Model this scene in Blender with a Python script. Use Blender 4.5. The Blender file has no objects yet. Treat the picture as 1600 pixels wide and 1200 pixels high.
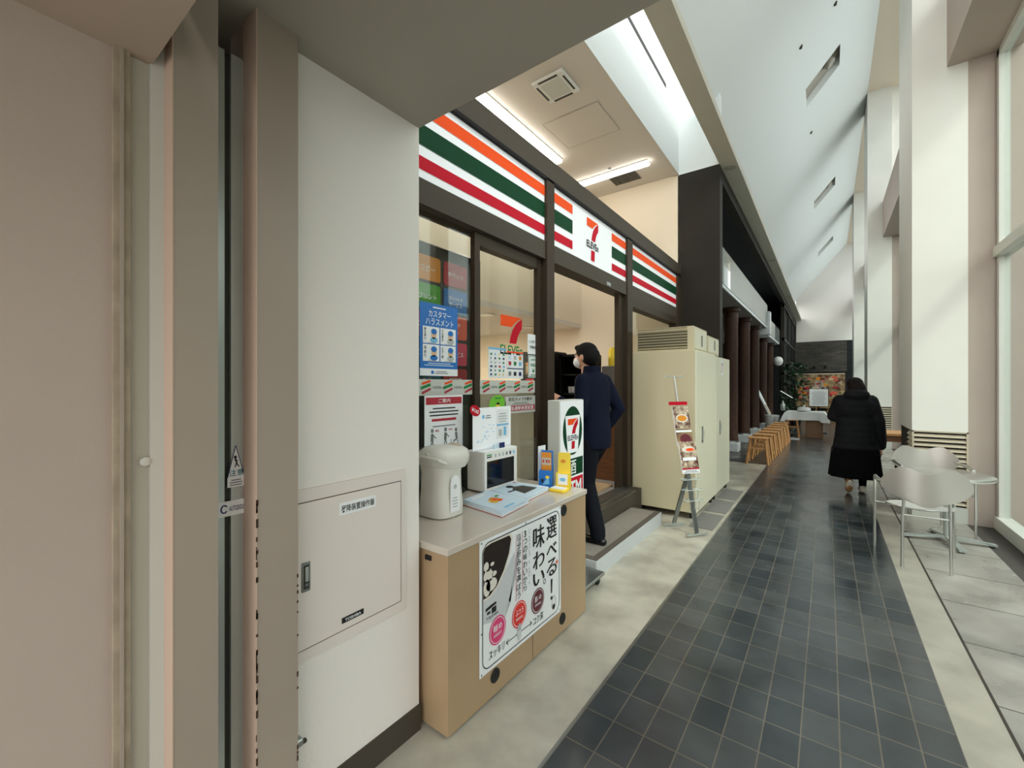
import bpy, math, random
from mathutils import Matrix, Vector
random.seed(7)
PI = math.pi
SC = bpy.context.scene
COL = SC.collection
# ---------------------------------------------------------------- camera, light, exposure
TH = math.atan((1293-800)/667.0)
cd = bpy.data.cameras.new('camera'); cam = bpy.data.objects.new('camera', cd); COL.objects.link(cam)
cd.sensor_width = 36; cd.lens = 36*667/1600.0; cd.clip_start = .02; cd.clip_end = 300
cd.shift_y = 1/1600.0
cam.location = (0, 0, 1.5); cam.rotation_euler = (PI/2, 0, TH)
SC.camera = cam
w = bpy.data.worlds.new('sky'); SC.world = w; w.use_nodes = True
nt = w.node_tree; bg = nt.nodes['Background']
tc = nt.nodes.new('ShaderNodeTexCoord'); sp = nt.nodes.new('ShaderNodeSeparateXYZ'); rp = nt.nodes.new('ShaderNodeValToRGB')
nt.links.new(tc.outputs['Generated'], sp.inputs[0]); nt.links.new(sp.outputs['Z'], rp.inputs[0]); nt.links.new(rp.outputs[0], bg.inputs[0])
rp.color_ramp.elements[0].color = (1.0, 1.0, .97, 1); rp.color_ramp.elements[1].color = (.90, .955, 1, 1)
bg.inputs[1].default_value = 3.4
sd = bpy.data.lights.new('sun', 'SUN'); sd.energy = 2.2; sd.angle = math.radians(12); sd.color = (1, .96, .88)
so = bpy.data.objects.new('sun', sd); COL.objects.link(so); so.rotation_euler = (0, math.radians(42), math.radians(-25))
so.location = (20, 0, 20)
ld = bpy.data.lights.new('vestibule_fill', 'AREA'); ld.shape = 'DISK'; ld.size = .7; ld.energy = 6; ld.color = (1, .86, .74)  # added warm fill light behind the camera, no lamp in view there
lo = bpy.data.objects.new('vestibule_fill', ld); COL.objects.link(lo); lo.location = (.2, -.8, 2.3)
vs = SC.view_settings; vs.view_transform = 'Standard'; vs.look = 'None'; vs.gamma = 1; vs.use_curve_mapping = False; vs.exposure = 0.12
# ---------------------------------------------------------------- materials
MATS = {}
def lin(c): return tuple((v/12.92 if v <= .04045 else ((v+.055)/1.055)**2.4) for v in c)
def S(r, g, b): return lin((r/255, g/255, b/255))
def mat(name, col, rough=.6, metal=0, var=0, scale=8, bump=0, bscale=60, emit=0, spec=None, col2=None, detail=4, stretch=None, coat=0):
    if name in MATS: return MATS[name]
    m = bpy.data.materials.new(name); m.use_nodes = True; n = m.node_tree; L = n.links; b = n.nodes['Principled BSDF']
    b.inputs['Base Color'].default_value = (*col, 1); b.inputs['Roughness'].default_value = rough; b.inputs['Metallic'].default_value = metal
    if spec is not None: b.inputs['Specular IOR Level'].default_value = spec
    if coat: b.inputs['Coat Weight'].default_value = coat
    if emit: b.inputs['Emission Color'].default_value = (*col, 1); b.inputs['Emission Strength'].default_value = emit
    t = None
    if var or col2 or bump:
        t = n.nodes.new('ShaderNodeTexCoord').outputs['Object']
        if stretch:
            mp = n.nodes.new('ShaderNodeMapping'); mp.inputs['Scale'].default_value = stretch; L.new(t, mp.inputs[0]); t = mp.outputs[0]
    if var or col2:
        no = n.nodes.new('ShaderNodeTexNoise'); no.inputs['Scale'].default_value = scale; no.inputs['Detail'].default_value = detail; L.new(t, no.inputs['Vector'])
        r = n.nodes.new('ShaderNodeValToRGB'); L.new(no.outputs[0], r.inputs[0])
        r.color_ramp.elements[0].position = .35; r.color_ramp.elements[1].position = .68
        a = tuple(max(0, v*(1-var)) for v in col); c2 = col2 if col2 else tuple(min(1, v*(1+var)) for v in col)
        r.color_ramp.elements[0].color = (*a, 1); r.color_ramp.elements[1].color = (*c2, 1); L.new(r.outputs[0], b.inputs['Base Color'])
    if bump:
        no = n.nodes.new('ShaderNodeTexNoise'); no.inputs['Scale'].default_value = bscale; L.new(t, no.inputs['Vector'])
        bp = n.nodes.new('ShaderNodeBump'); bp.inputs['Strength'].default_value = bump; bp.inputs['Distance'].default_value = .01
        L.new(no.outputs[0], bp.inputs['Height']); L.new(bp.outputs[0], b.inputs['Normal'])
    MATS[name] = m; return m
def glass(name, tint, refl=1.0, solid=0.0):
    m = bpy.data.materials.new(name); m.use_nodes = True; n = m.node_tree; L = n.links; n.nodes.clear()
    o = n.nodes.new('ShaderNodeOutputMaterial'); tr = n.nodes.new('ShaderNodeBsdfTransparent'); tr.inputs[0].default_value = (*tint, 1)
    g = n.nodes.new('ShaderNodeBsdfGlossy'); g.inputs['Roughness'].default_value = .02
    df = n.nodes.new('ShaderNodeBsdfDiffuse'); df.inputs[0].default_value = (.75, .8, .78, 1)
    m0 = n.nodes.new('ShaderNodeMixShader'); m0.inputs[0].default_value = solid; L.new(tr.outputs[0], m0.inputs[1]); L.new(df.outputs[0], m0.inputs[2])
    fr = n.nodes.new('ShaderNodeFresnel'); gm = n.nodes.new('ShaderNodeNewGeometry'); io = n.nodes.new('ShaderNodeMapRange'); io.inputs[3].default_value = 1.45; io.inputs[4].default_value = 1/1.45; L.new(gm.outputs['Backfacing'], io.inputs[0]); L.new(io.outputs[0], fr.inputs[0])
    mu = n.nodes.new('ShaderNodeMath'); mu.operation = 'MULTIPLY'; mu.inputs[1].default_value = refl; L.new(fr.outputs[0], mu.inputs[0])
    mx = n.nodes.new('ShaderNodeMixShader'); L.new(mu.outputs[0], mx.inputs[0]); L.new(m0.outputs[0], mx.inputs[1]); L.new(g.outputs[0], mx.inputs[2])
    L.new(mx.outputs[0], o.inputs[0]); MATS[name] = m; return m
def tilemat(name, c1, c2, mortar, bw, bh, ms, rough, bump=.3, offset=0, org=(0, 0, 0), rot=0):
    m = bpy.data.materials.new(name); m.use_nodes = True; n = m.node_tree; L = n.links; b = n.nodes['Principled BSDF']
    t = n.nodes.new('ShaderNodeTexCoord'); mp = n.nodes.new('ShaderNodeMapping'); mp.vector_type = 'POINT'
    mp.inputs['Location'].default_value = org; mp.inputs['Rotation'].default_value = rot if isinstance(rot, tuple) else (0, 0, rot)
    L.new(t.outputs['Object'], mp.inputs[0])
    br = n.nodes.new('ShaderNodeTexBrick'); br.offset = offset; br.inputs['Scale'].default_value = 1
    br.inputs['Brick Width'].default_value = bw; br.inputs['Row Height'].default_value = bh; br.inputs['Mortar Size'].default_value = ms
    br.inputs['Mortar Smooth'].default_value = .1; br.inputs['Bias'].default_value = 0
    br.inputs['Color1'].default_value = (*c1, 1); br.inputs['Color2'].default_value = (*c2, 1); br.inputs['Mortar'].default_value = (*mortar, 1)
    L.new(mp.outputs[0], br.inputs['Vector'])
    no = n.nodes.new('ShaderNodeTexNoise'); no.inputs['Scale'].default_value = 3; no.inputs['Detail'].default_value = 8; L.new(t.outputs['Object'], no.inputs['Vector'])
    mr = n.nodes.new('ShaderNodeMapRange'); mr.inputs[1].default_value = .3; mr.inputs[2].default_value = .7; mr.inputs[3].default_value = .72; mr.inputs[4].default_value = 1.3; L.new(no.outputs[0], mr.inputs[0])
    mx = n.nodes.new('ShaderNodeVectorMath'); mx.operation = 'SCALE'; L.new(br.outputs['Color'], mx.inputs[0]); L.new(mr.outputs[0], mx.inputs['Scale']); L.new(mx.outputs[0], b.inputs['Base Color'])
    mr2 = n.nodes.new('ShaderNodeMapRange'); mr2.inputs[1].default_value = .3; mr2.inputs[2].default_value = .7; mr2.inputs[3].default_value = rough*.7; mr2.inputs[4].default_value = rough*1.35; L.new(no.outputs[0], mr2.inputs[0]); L.new(mr2.outputs[0], b.inputs['Roughness'])
    bp = n.nodes.new('ShaderNodeBump'); bp.inputs['Strength'].default_value = bump; bp.inputs['Distance'].default_value = .004; bp.invert = True
    L.new(br.outputs['Fac'], bp.inputs['Height']); L.new(bp.outputs[0], b.inputs['Normal'])
    MATS[name] = m; return m

mat('panel_white', S(228,219,212), .5)
mat('white_wall', S(236,231,225), .65, bump=.12, bscale=90)
mat('plaster', S(230,228,220), .7, var=.02, scale=2)
mat('roof_white', S(226,231,230), .75)
mat('pink_wall', S(176,161,150), .6, var=.03, scale=2, bump=.05)
mat('taupe_steel', S(160,147,134), .42, var=.03, scale=3)
mat('peach_edge', S(196,170,152), .5)
mat('seam_tape', S(160,146,126), .6, var=.15, scale=14)
mat('panel_grey', S(186,182,168), .5, var=.02, scale=3)
mat('panel_light', S(205,206,198), .5)
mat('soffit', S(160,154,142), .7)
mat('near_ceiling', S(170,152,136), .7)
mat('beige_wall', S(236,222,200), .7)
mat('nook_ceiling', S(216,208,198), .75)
mat('chip', S(64,42,30), .9)
mat('dark_frame', S(64,54,43), .5, .2, spec=.25)
mat('dark_panel', S(74,67,58), .6, spec=.25)
mat('black', S(14,13,13), .6, spec=.25)
mat('portal_dark', S(42,38,33), .6, var=.12, scale=2, spec=.2)
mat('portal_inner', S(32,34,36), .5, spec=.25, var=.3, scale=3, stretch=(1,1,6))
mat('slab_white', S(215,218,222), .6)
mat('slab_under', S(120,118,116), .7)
mat('dark_wood', S(56,33,22), .55, spec=.25, var=.35, scale=10, stretch=(5,5,.6), bump=.3)
mat('steel', S(190,198,194), .32, .6, bump=.03)
mat('steel_dull', S(160,164,162), .38, 1)
mat('groove', S(62,62,56), .5, .3)
mat('alu', S(205,205,200), .3, .9)
mat('alu_shell', S(205,200,193), .34, .75)
mat('alu_seat', S(225,225,222), .3, .55)
mat('chrome', S(225,228,230), .08, 1)
mat('rubber', S(22,22,22), .7)
mat('concrete', S(170,165,152), .27, var=.16, scale=2.6, col2=S(198,193,178), detail=10, bump=.04, bscale=30)
mat('concrete_kerb', S(158,153,142), .33, var=.16, scale=4, detail=8, bump=.05)
mat('dark_mat', S(66,62,56), .8, var=.1, scale=40)
tilemat('path_tile', S(48,55,59), S(70,73,74), S(100,94,85), .1345, .2, .003, .2, .5, 0, (.9, 0, 0))
tilemat('slab_tile', S(156,152,144), S(134,131,125), S(70,66,60), 1.2, .62, .005, .3, .4, 0, (-.635, 0.15, 0))
tilemat('dark_tile', S(64,62,58), S(54,54,52), S(40,40,38), .3, .3, .004, .3, .4)
tilemat('stone_brick', S(82,76,70), S(58,54,50), S(30,28,26), .35, .07, .006, .7, .8, .5, (0,0,0), (PI/2, 0, 0))
mat('mat_grey', S(128,122,114), .85, var=.1, scale=60)
mat('mat_edge', S(84,76,68), .8)
mat('granite', S(188,192,194), .6, var=.12, scale=120)
mat('worktop', S(202,192,180), .18, coat=.3)
mat('cabinet_tan', S(172,145,112), .42, var=.03, scale=4)
mat('cabinet_side', S(168,142,110), .42)
mat('cream_steel', S(222,218,194), .36)
mat('cream_shaded', S(206,196,164), .36)  # same cream steel, with the shade of the cabinet sides put into the colour
mat('white_plastic', S(236,236,232), .35)
mat('pot_plastic', S(226,224,216), .25)
mat('black_gloss', S(14,18,26), .12)
mat('paper', S(240,242,244), .55)
mat('acrylic_white', S(240,243,246), .4, emit=.1)
mat('ink', S(22,22,24), .6); mat('ink_grey', S(120,122,124), .6); mat('ink_light', S(186,190,192), .6)
mat('orange', S(244,84,28), .6, spec=.2); mat('green', S(0,62,34), .6, spec=.2); mat('red', S(196,12,40), .6, spec=.2); mat('maroon', S(98,22,38), .5)
mat('pink', S(222,62,120), .5); mat('tomato', S(226,52,44), .5); mat('blue', S(20,112,196), .4); mat('sky_blue', S(120,190,230), .4)
mat('lime', S(116,200,50), .5); mat('yellow', S(246,214,60), .4); mat('amber', S(222,140,30), .4); mat('crimson', S(178,34,52), .4)
mat('leaf_green', S(64,158,44), .4); mat('teal', S(20,110,130), .4); mat('salmon', S(226,92,72), .4); mat('rose', S(216,60,96), .4)
mat('navy_ink', S(26,44,98), .5); mat('skin_ink', S(224,186,150), .6); mat('blue_pale', S(206,226,240), .4); mat('logo_green', S(24,130,60), .4)
mat('dark_display', S(26,32,30), .3)
mat('tube', (1, .96, .88), .5, emit=9)
mat('down', (1, .97, .9), .5, emit=12)
mat('stool_wood', S(184,134,84), .5, var=.18, scale=9, stretch=(6,6,1))
mat('brown_wood', S(120,78,46), .5, var=.2, scale=8, stretch=(1,6,6))
mat('cloth_white', S(232,232,230), .8)
mat('cardboard', S(128,96,70), .7)
mat('leaf_dark', S(30,62,36), .5, var=.3, scale=30)
mat('food', S(160,58,40), .5, col2=S(190,168,120), scale=4.5, detail=3, var=.75)
mat('food_print', S(150,70,50), .4, col2=S(226,208,180), scale=22, detail=3, var=.7)
mat('suit', S(15,20,40), .85, spec=.15, bump=.3, bscale=16)
mat('trousers', S(18,20,28), .85, spec=.15, bump=.25, bscale=14)
mat('coat', S(13,15,18), .8, bump=.6, bscale=14, spec=.25)
mat('skirt', S(8,8,9), .95, spec=.1, bump=.3, bscale=14)
mat('skin', S(206,156,128), .5)
mat('hair_black', S(16,14,13), .75, spec=.2, bump=.5, bscale=60, stretch=(3,3,1)); mat('hair_brown', S(24,14,12), .75, spec=.2, bump=.5, bscale=60)
mat('mask', S(235,236,238), .8); mat('shoe_black', S(12,12,13), .25); mat('shoe_tan', S(172,128,86), .7); mat('sole', S(214,204,190), .7)
mat('coffee', S(34,20,15), .25, var=.3, scale=20); mat('cup', S(206,208,210), .5); mat('cup_shade', S(176,180,184), .5); mat('cream', S(226,220,208), .5)
mat('building', S(132,138,132), .8, var=.05, scale=.6)
mat('pale_ground', S(196,194,188), .9)  # light pavement, made pale so the ground bounces more light inside
mat('louvre', S(196,184,162), .5); mat('louvre_dark', S(50,44,36), .8)
glass('window_glass', (.84, .88, .86), .55, .04)
glass('roof_glass', (.8, .83, .84), 1.0, .1)
glass('skylight_glass', (.12, .13, .138), 1.0, .1)
glass('shop_glass', (.93, .94, .9), .9)
glass('parapet_glass', (.55, .62, .58), 1.0, .35)
glass('clear_plastic', (.92, .94, .95), .8)
# ---------------------------------------------------------------- mesh builder
def FX(x, y, z): return Matrix(((0,0,1,x),(1,0,0,y),(0,1,0,z),(0,0,0,1)))      # picture plane facing +X: u=+Y, v=+Z
def FY(x, y, z): return Matrix(((1,0,0,x),(0,0,-1,y),(0,1,0,z),(0,0,0,1)))     # facing -Y: u=+X, v=+Z
def FZ(x, y, z, a=0): return Matrix.Translation((x, y, z)) @ Matrix.Rotation(a, 4, 'Z')
TXT = {}
def text_mesh(s, bold):
    if any(ord(c_) > 255 for c_ in s): bold = min(bold, .008)
    bold = min(bold, .022); k = (s, bold)
    if k in TXT: return TXT[k]
    c = bpy.data.curves.new('lettering', 'FONT'); c.body = s; c.offset = bold; c.resolution_u = 3
    o = bpy.data.objects.new('lettering', c); COL.objects.link(o)
    m = bpy.data.meshes.new_from_object(o.evaluated_get(bpy.context.evaluated_depsgraph_get()))
    vs_ = [(v.co.x, v.co.y) for v in m.vertices]; fs = [tuple(p.vertices) for p in m.polygons]
    bpy.data.objects.remove(o); bpy.data.curves.remove(c); bpy.data.meshes.remove(m)
    TXT[k] = (vs_, fs); return TXT[k]
class MB:
    def __init__(s, M=None): s.v = []; s.f = []; s.mi = []; s.m = []; s.M = M or Matrix(); s.sm = []
    def mid(s, m):
        if m not in s.m: s.m.append(m)
        return s.m.index(m)
    def add(s, vs, fs, m, smooth=False):
        b = len(s.v); s.v += [s.M @ Vector(p) for p in vs]; i = s.mid(m)
        for f in fs: s.f.append([b+k for k in f]); s.mi.append(i); s.sm.append(smooth)
        return s
    def box(s, x0, x1, y0, y1, z0, z1, m, bev=0):
        if bev:
            b = min(bev, (x1-x0)/2.1, (y1-y0)/2.1, (z1-z0)/2.1); vs = []; idx = {}
            for a, X in ((0,(x0,x1)),): pass
            c = [(x0,x1),(y0,y1),(z0,z1)]
            for i in (0,1):
                for j in (0,1):
                    for k in (0,1):
                        co = [c[0][i], c[1][j], c[2][k]]; sg = [1-2*i, 1-2*j, 1-2*k]
                        for ax in range(3):
                            q = [co[t]+sg[t]*b for t in range(3)]; q[ax] = co[ax]
                            idx[(i,j,k,ax)] = len(vs); vs.append(q)
            fs = []
            for ax in range(3):
                o = [t for t in range(3) if t != ax]
                for e in (0,1):
                    def key(p, q):
                        t = [0,0,0]; t[ax] = e; t[o[0]] = p; t[o[1]] = q; return idx[(*t, ax)]
                    f = [key(0,0), key(1,0), key(1,1), key(0,1)]
                    if (e == 0) != (ax == 1): f.reverse()
                    fs.append(f)
                for p in (0,1):      # edge faces running along ax
                    for q in (0,1):
                        def kk(e, fa):
                            t = [0,0,0]; t[ax] = e; t[o[0]] = p; t[o[1]] = q; return idx[(*t, fa)]
                        f = [kk(0,o[0]), kk(1,o[0]), kk(1,o[1]), kk(0,o[1])]
                        fs.append(f)
            for i in (0,1):
                for j in (0,1):
                    for k in (0,1): fs.append([idx[(i,j,k,0)], idx[(i,j,k,1)], idx[(i,j,k,2)]])
            cen = Vector(((x0+x1)/2,(y0+y1)/2,(z0+z1)/2)); out = []
            for f in fs:
                P = [Vector(vs[t]) for t in f]; nn = (P[1]-P[0]).cross(P[2]-P[0]); cc = sum(P, Vector())/len(P)
                out.append(f if nn.dot(cc-cen) > 0 else f[::-1])
            return s.add(vs, out, m)
        vs = [(x,y,z) for x in (x0,x1) for y in (y0,y1) for z in (z0,z1)]
        return s.add(vs, [(0,1,3,2),(4,6,7,5),(0,4,5,1),(2,3,7,6),(0,2,6,4),(1,5,7,3)], m)
    def rect(s, x, y, w_, h, m, n=.001): return s.add([(x,y,n),(x+w_,y,n),(x+w_,y+h,n),(x,y+h,n)], [(0,1,2,3)], m)
    def poly(s, pts, m, n=.001): return s.add([(p[0],p[1],n) for p in pts], [tuple(range(len(pts)))], m)
    def ell(s, cx, cy, rx, ry, m, n=.001, k=28): return s.poly([(cx+rx*math.cos(2*PI*i/k), cy+ry*math.sin(2*PI*i/k)) for i in range(k)], m, n)
    def ring(s, cx, cy, rx, ry, t, m, n=.001, k=28):
        vs = []
        for i in range(k):
            a = 2*PI*i/k; vs += [(cx+rx*math.cos(a), cy+ry*math.sin(a), n), (cx+(rx-t)*math.cos(a), cy+(ry-t)*math.sin(a), n)]
        return s.add(vs, [(2*i, (2*i+2) % (2*k), (2*i+3) % (2*k), 2*i+1) for i in range(k)], m)
    def frame(s, x, y, w_, h, t, m, n=.001):
        s.rect(x, y, w_, t, m, n); s.rect(x, y+h-t, w_, t, m, n); s.rect(x, y+t, t, h-2*t, m, n); return s.rect(x+w_-t, y+t, t, h-2*t, m, n)
    def line(s, x0, y0, x1, y1, t, m, n=.001):
        d = Vector((x1-x0, y1-y0)); d.normalize(); p = Vector((-d.y, d.x))*t/2
        return s.poly([(x0-p.x,y0-p.y),(x1-p.x,y1-p.y),(x1+p.x,y1+p.y),(x0+p.x,y0+p.y)], m, n)
    def text(s, t, x, y, w_, h, m, n=.002, bold=.015, keep=False):
        vs_, fs = text_mesh(t, bold)
        if not vs_: return s
        x0 = min(v[0] for v in vs_); x1 = max(v[0] for v in vs_); y0 = min(v[1] for v in vs_); y1 = max(v[1] for v in vs_)
        sx = w_/(x1-x0); sy = h/max(1e-6, (y1-y0))
        if keep: k = min(sx, sy); ox = (w_-k*(x1-x0))/2; oy = (h-k*(y1-y0))/2; sx = sy = k
        else: ox = oy = 0
        return s.add([(x+ox+(a-x0)*sx, y+oy+(b-y0)*sy, n) for a, b in vs_], fs, m)
    def vtext(s, t, x, y, w_, h, m, n=.002, bold=.02):      # a column of characters from the top down
        k = h/len(t)
        for i, ch in enumerate(t):
            c = 'ー' if ch == 'ー' else ch
            if c in 'ーっ。、・': s.text(c, x+w_*.3, y+h-(i+.75)*k, w_*.4, k*.5, m, n, bold, True)
            else: s.text(c, x, y+h-(i+1)*k+k*.06, w_, k*.88, m, n, bold, True)
        return s
    def bars(s, x, y, w_, h, rows, m, n=.0015, seed=1, fill=.42):    # lines of print too small to read
        r = random.Random(seed); k = h/rows
        for i in range(rows):
            a = w_*r.uniform(.7, 1); s.rect(x+(w_-a)/2, y+h-(i+1)*k+k*.25, a, k*fill, m, n)
        return s
    def tube(s, pts, r, m, seg=10, close=False, cap=True):
        P = [Vector(p) for p in pts]; R = r if isinstance(r, (list, tuple)) else [r]*len(P); vs = []; fs = []; up = Vector((0,0,1)); nn = len(P)
        prev = None
        for i, p in enumerate(P):
            if close: d = P[(i+1) % nn]-P[i-1]
            else: d = (P[min(i+1, nn-1)]-P[max(i-1, 0)])
            d.normalize()
            if prev is None: a = d.cross(up) if abs(d.z) < .95 else d.cross(Vector((0,1,0)))
            else: a = prev-d*prev.dot(d)
            a.normalize(); prev = a; b = d.cross(a)
            for j in range(seg):
                t = 2*PI*j/seg; vs.append(p+(a*math.cos(t)+b*math.sin(t))*R[i])
        for i in range(nn if close else nn-1):
            for j in range(seg):
                a0 = i*seg+j; a1 = i*seg+(j+1) % seg; b0 = ((i+1) % nn)*seg+j; b1 = ((i+1) % nn)*seg+(j+1) % seg
                fs.append((a0, a1, b1, b0))
        if cap and not close: fs += [tuple(range(seg))[::-1], tuple(range((nn-1)*seg, nn*seg))]
        return s.add(vs, fs, m, True)
    def lathe(s, cx, cy, prof, m, seg=28, sx=1, sy=1, e=2):      # prof: (radius, z); e>2 squares the section
        vs = []; fs = []
        for r, z in prof:
            for j in range(seg):
                t = 2*PI*j/seg; c = math.cos(t); q = math.sin(t)
                c = math.copysign(abs(c)**(2/e), c); q = math.copysign(abs(q)**(2/e), q)
                vs.append((cx+r*sx*c, cy+r*sy*q, z))
        for i in range(len(prof)-1):
            for j in range(seg): fs.append((i*seg+j, i*seg+(j+1) % seg, (i+1)*seg+(j+1) % seg, (i+1)*seg+j))
        fs += [tuple(range(seg))[::-1], tuple(range((len(prof)-1)*seg, len(prof)*seg))]
        return s.add(vs, fs, m, True)
    def prism(s, pts, n0, n1, m):      # polygon in local xy extruded along local z
        k = len(pts); vs = [(p[0],p[1],n0) for p in pts]+[(p[0],p[1],n1) for p in pts]
        fs = [tuple(range(k))[::-1], tuple(range(k, 2*k))]+[(i, (i+1) % k, k+(i+1) % k, k+i) for i in range(k)]
        return s.add(vs, fs, m)
    def bar(s, a, b, w_, t, m):      # straight bar of rectangular section between two points
        a = Vector(a); b = Vector(b); d = (b-a).normalized(); x = d.cross(Vector((0,0,1)))
        if x.length < 1e-3: x = Vector((1,0,0))
        x.normalize(); y = d.cross(x); vs = []
        for p in (a, b):
            for i, j in ((-1,-1),(1,-1),(1,1),(-1,1)): vs.append(p+x*w_/2*i+y*t/2*j)
        return s.add(vs, [(0,1,2,3),(7,6,5,4),(0,4,5,1),(1,5,6,2),(2,6,7,3),(3,7,4,0)], m)
    def build(s, name, parent=None, label=None, cat=None, group=None, kind=None, local=False):
        me = bpy.data.meshes.new(name); v = s.v
        off = Vector((0,0,0)); loc = Vector((0,0,0))
        if parent is not None:
            p = parent
            while p is not None: off += p.location; p = p.parent
            if local: off = Vector((0,0,0))
        elif v:
            off = Vector(((min(q.x for q in v)+max(q.x for q in v))/2, (min(q.y for q in v)+max(q.y for q in v))/2, min(q.z for q in v))); loc = off
        if name in TEXSPACE: off = Vector(); loc = Vector()
        me.from_pydata([q-off for q in v], [], s.f)
        for m in s.m: me.materials.append(MATS[m])
        me.polygons.foreach_set('material_index', s.mi); me.polygons.foreach_set('use_smooth', s.sm); me.update()
        if any(s.sm):
            try: me.set_sharp_from_angle(angle=math.radians(40))
            except Exception: pass
        o = bpy.data.objects.new(name, me); COL.objects.link(o); o.location = loc
        if parent is not None: o.parent = parent
        if label: o['label'] = label
        if cat: o['category'] = cat
        if group: o['group'] = group
        if kind: o['kind'] = kind
        return o
TEXSPACE = {'floor'}
def thing(name, loc, label, cat, group=None, rz=0):
    o = bpy.data.objects.new(name, None); COL.objects.link(o); o.location = loc; o.rotation_euler.z = rz; o.empty_display_size = .1
    o['label'] = label; o['category'] = cat
    if group: o['group'] = group
    return o
def st(name, mb, label=None): return mb.build(name, kind='structure')
def sbox(name, *a): return st(name, MB().box(*a))
def copy_tree(o, parent=None):
    c = o.copy(); COL.objects.link(c); c.parent = parent
    for ch in list(o.children): copy_tree(ch, c)
    return c
def voxel(mb, size, smooth=6):
    """union of overlapping solids baked into one continuous surface; returns verts, faces"""
    me = bpy.data.meshes.new('tmp'); me.from_pydata(mb.v, [], mb.f); o = bpy.data.objects.new('tmp', me); COL.objects.link(o)
    r = o.modifiers.new('r', 'REMESH'); r.mode = 'VOXEL'; r.voxel_size = size
    k = o.modifiers.new('s', 'SMOOTH'); k.factor = .5; k.iterations = smooth
    m = bpy.data.meshes.new_from_object(o.evaluated_get(bpy.context.evaluated_depsgraph_get()))
    out = ([v.co.copy() for v in m.vertices], [tuple(p.vertices) for p in m.polygons])
    bpy.data.objects.remove(o); bpy.data.meshes.remove(m); return out
def solid(name, mb, m, size, parent, smooth=6):
    vs_, fs = voxel(mb, size, smooth); q = MB(); q.add(vs_, fs, m, True); return q.build(name, parent)
XW, XF = -1.43, -1.93
YP = 7.15
# ---------------------------------------------------------------- setting: floor
fl = MB()
fl.box(-8, -.9, -3, YP+2.1, -.1, 0, 'concrete')
fl.box(-8, -1.25, YP+2.1, 30, -.1, 0, 'dark_tile'); fl.box(-1.25, -.9, YP+2.1, 30, -.1, 0, 'dark_tile')
fl.box(-.9, .445, -3, 30, -.1, 0, 'path_tile')
fl.box(.445, .635, -3, 30, -.1, .0, 'concrete_kerb'); fl.box(.635, 1.2, -3, 30, -.1, 0, 'slab_tile'); fl.box(1.2, 1.6, -3, 30, -.1, -.002, 'dark_mat')
fl.build('floor', kind='structure')
st('trim_1', MB().box(-.912, -.9, -3, 30, 0, .0025, 'steel_dull'))
st('trim_2', MB().box(.628, .64, -3, 30, 0, .0015, 'louvre_dark'))
sbox('ground', -40, 60, -30, 60, -.3, -.12, 'pale_ground')
# left near wall and soffits
wl = MB().box(-1.75, XW, .69, 1.253, 0, 2.616, 'white_wall'); st('wall_left', wl)
st('wall_passage', MB().box(-1.75, XW-.001, -1.2, .29, 0, 2.34, 'pink_wall'))
st('wall_panel', MB().box(-1.75, XW-.003, .29, .367, 0, 2.36, 'panel_grey'))
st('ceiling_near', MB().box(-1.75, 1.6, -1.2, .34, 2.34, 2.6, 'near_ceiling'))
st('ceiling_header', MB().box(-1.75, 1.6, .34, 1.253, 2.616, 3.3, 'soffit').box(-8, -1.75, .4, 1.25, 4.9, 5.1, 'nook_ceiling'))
st('baseboard_left', MB().box(XW-.01, XW+.006, .57, 1.258, 0, .112, 'dark_panel').box(-1.75, XW, 1.253, 1.259, 0, .112, 'dark_panel'))
# shop shell
st('wall_shop_side', MB().box(-1.92, -1.75, .5, 1.253, 0, 5.0, 'beige_wall').box(-8, -1.75, .3, .5, 0, 5.0, 'beige_wall'))
st('wall_shop_end', MB().box(-8, XF-.02, YP, YP+.15, 0, 5.6, 'beige_wall'))
st('wall_shop_back', MB().box(-3.85, -3.68, .5, YP, 2.62, 4.95, 'beige_wall').box(-7.2, -7, .5, YP, 0, 2.62, 'beige_wall'))
st('ceiling_shop', MB().box(-7.2, -3.68, .5, YP, 2.55, 2.62, 'nook_ceiling'))
st('ceiling_nook', MB().box(-3.7, XF-.004, .5, YP, 4.893, 4.99, 'nook_ceiling'))
st('wall_upper', MB().box(XF-.12, XF, 1.25, YP, 4.995, 8.2, 'roof_white').box(XF-.003, XF, 1.25, YP, 4.893, 4.995, 'roof_white').box(XF-.12, -1.33, YP, YP+.15, 4.885, 6.4, 'roof_white'))
st('trim_3', MB().box(XF-.02, XF+.004, 3.6, 6.45, 5.9, 5.96, 'louvre_dark'))
st('floor_shop', MB().box(-7.2, XF-.02, .5, YP, 0, .28, 'mat_grey'))
# roof, slope rises to the right
rf = MB(Matrix(((1,0,0,0),(0,0,1,0),(0,1,0,0),(0,0,0,1))))
rf.prism([(-1.6,5.66),(.77,8.5),(.77,8.75),(-1.6,5.9)], 1.25, 30, 'roof_white'); 
roof = rf
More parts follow.
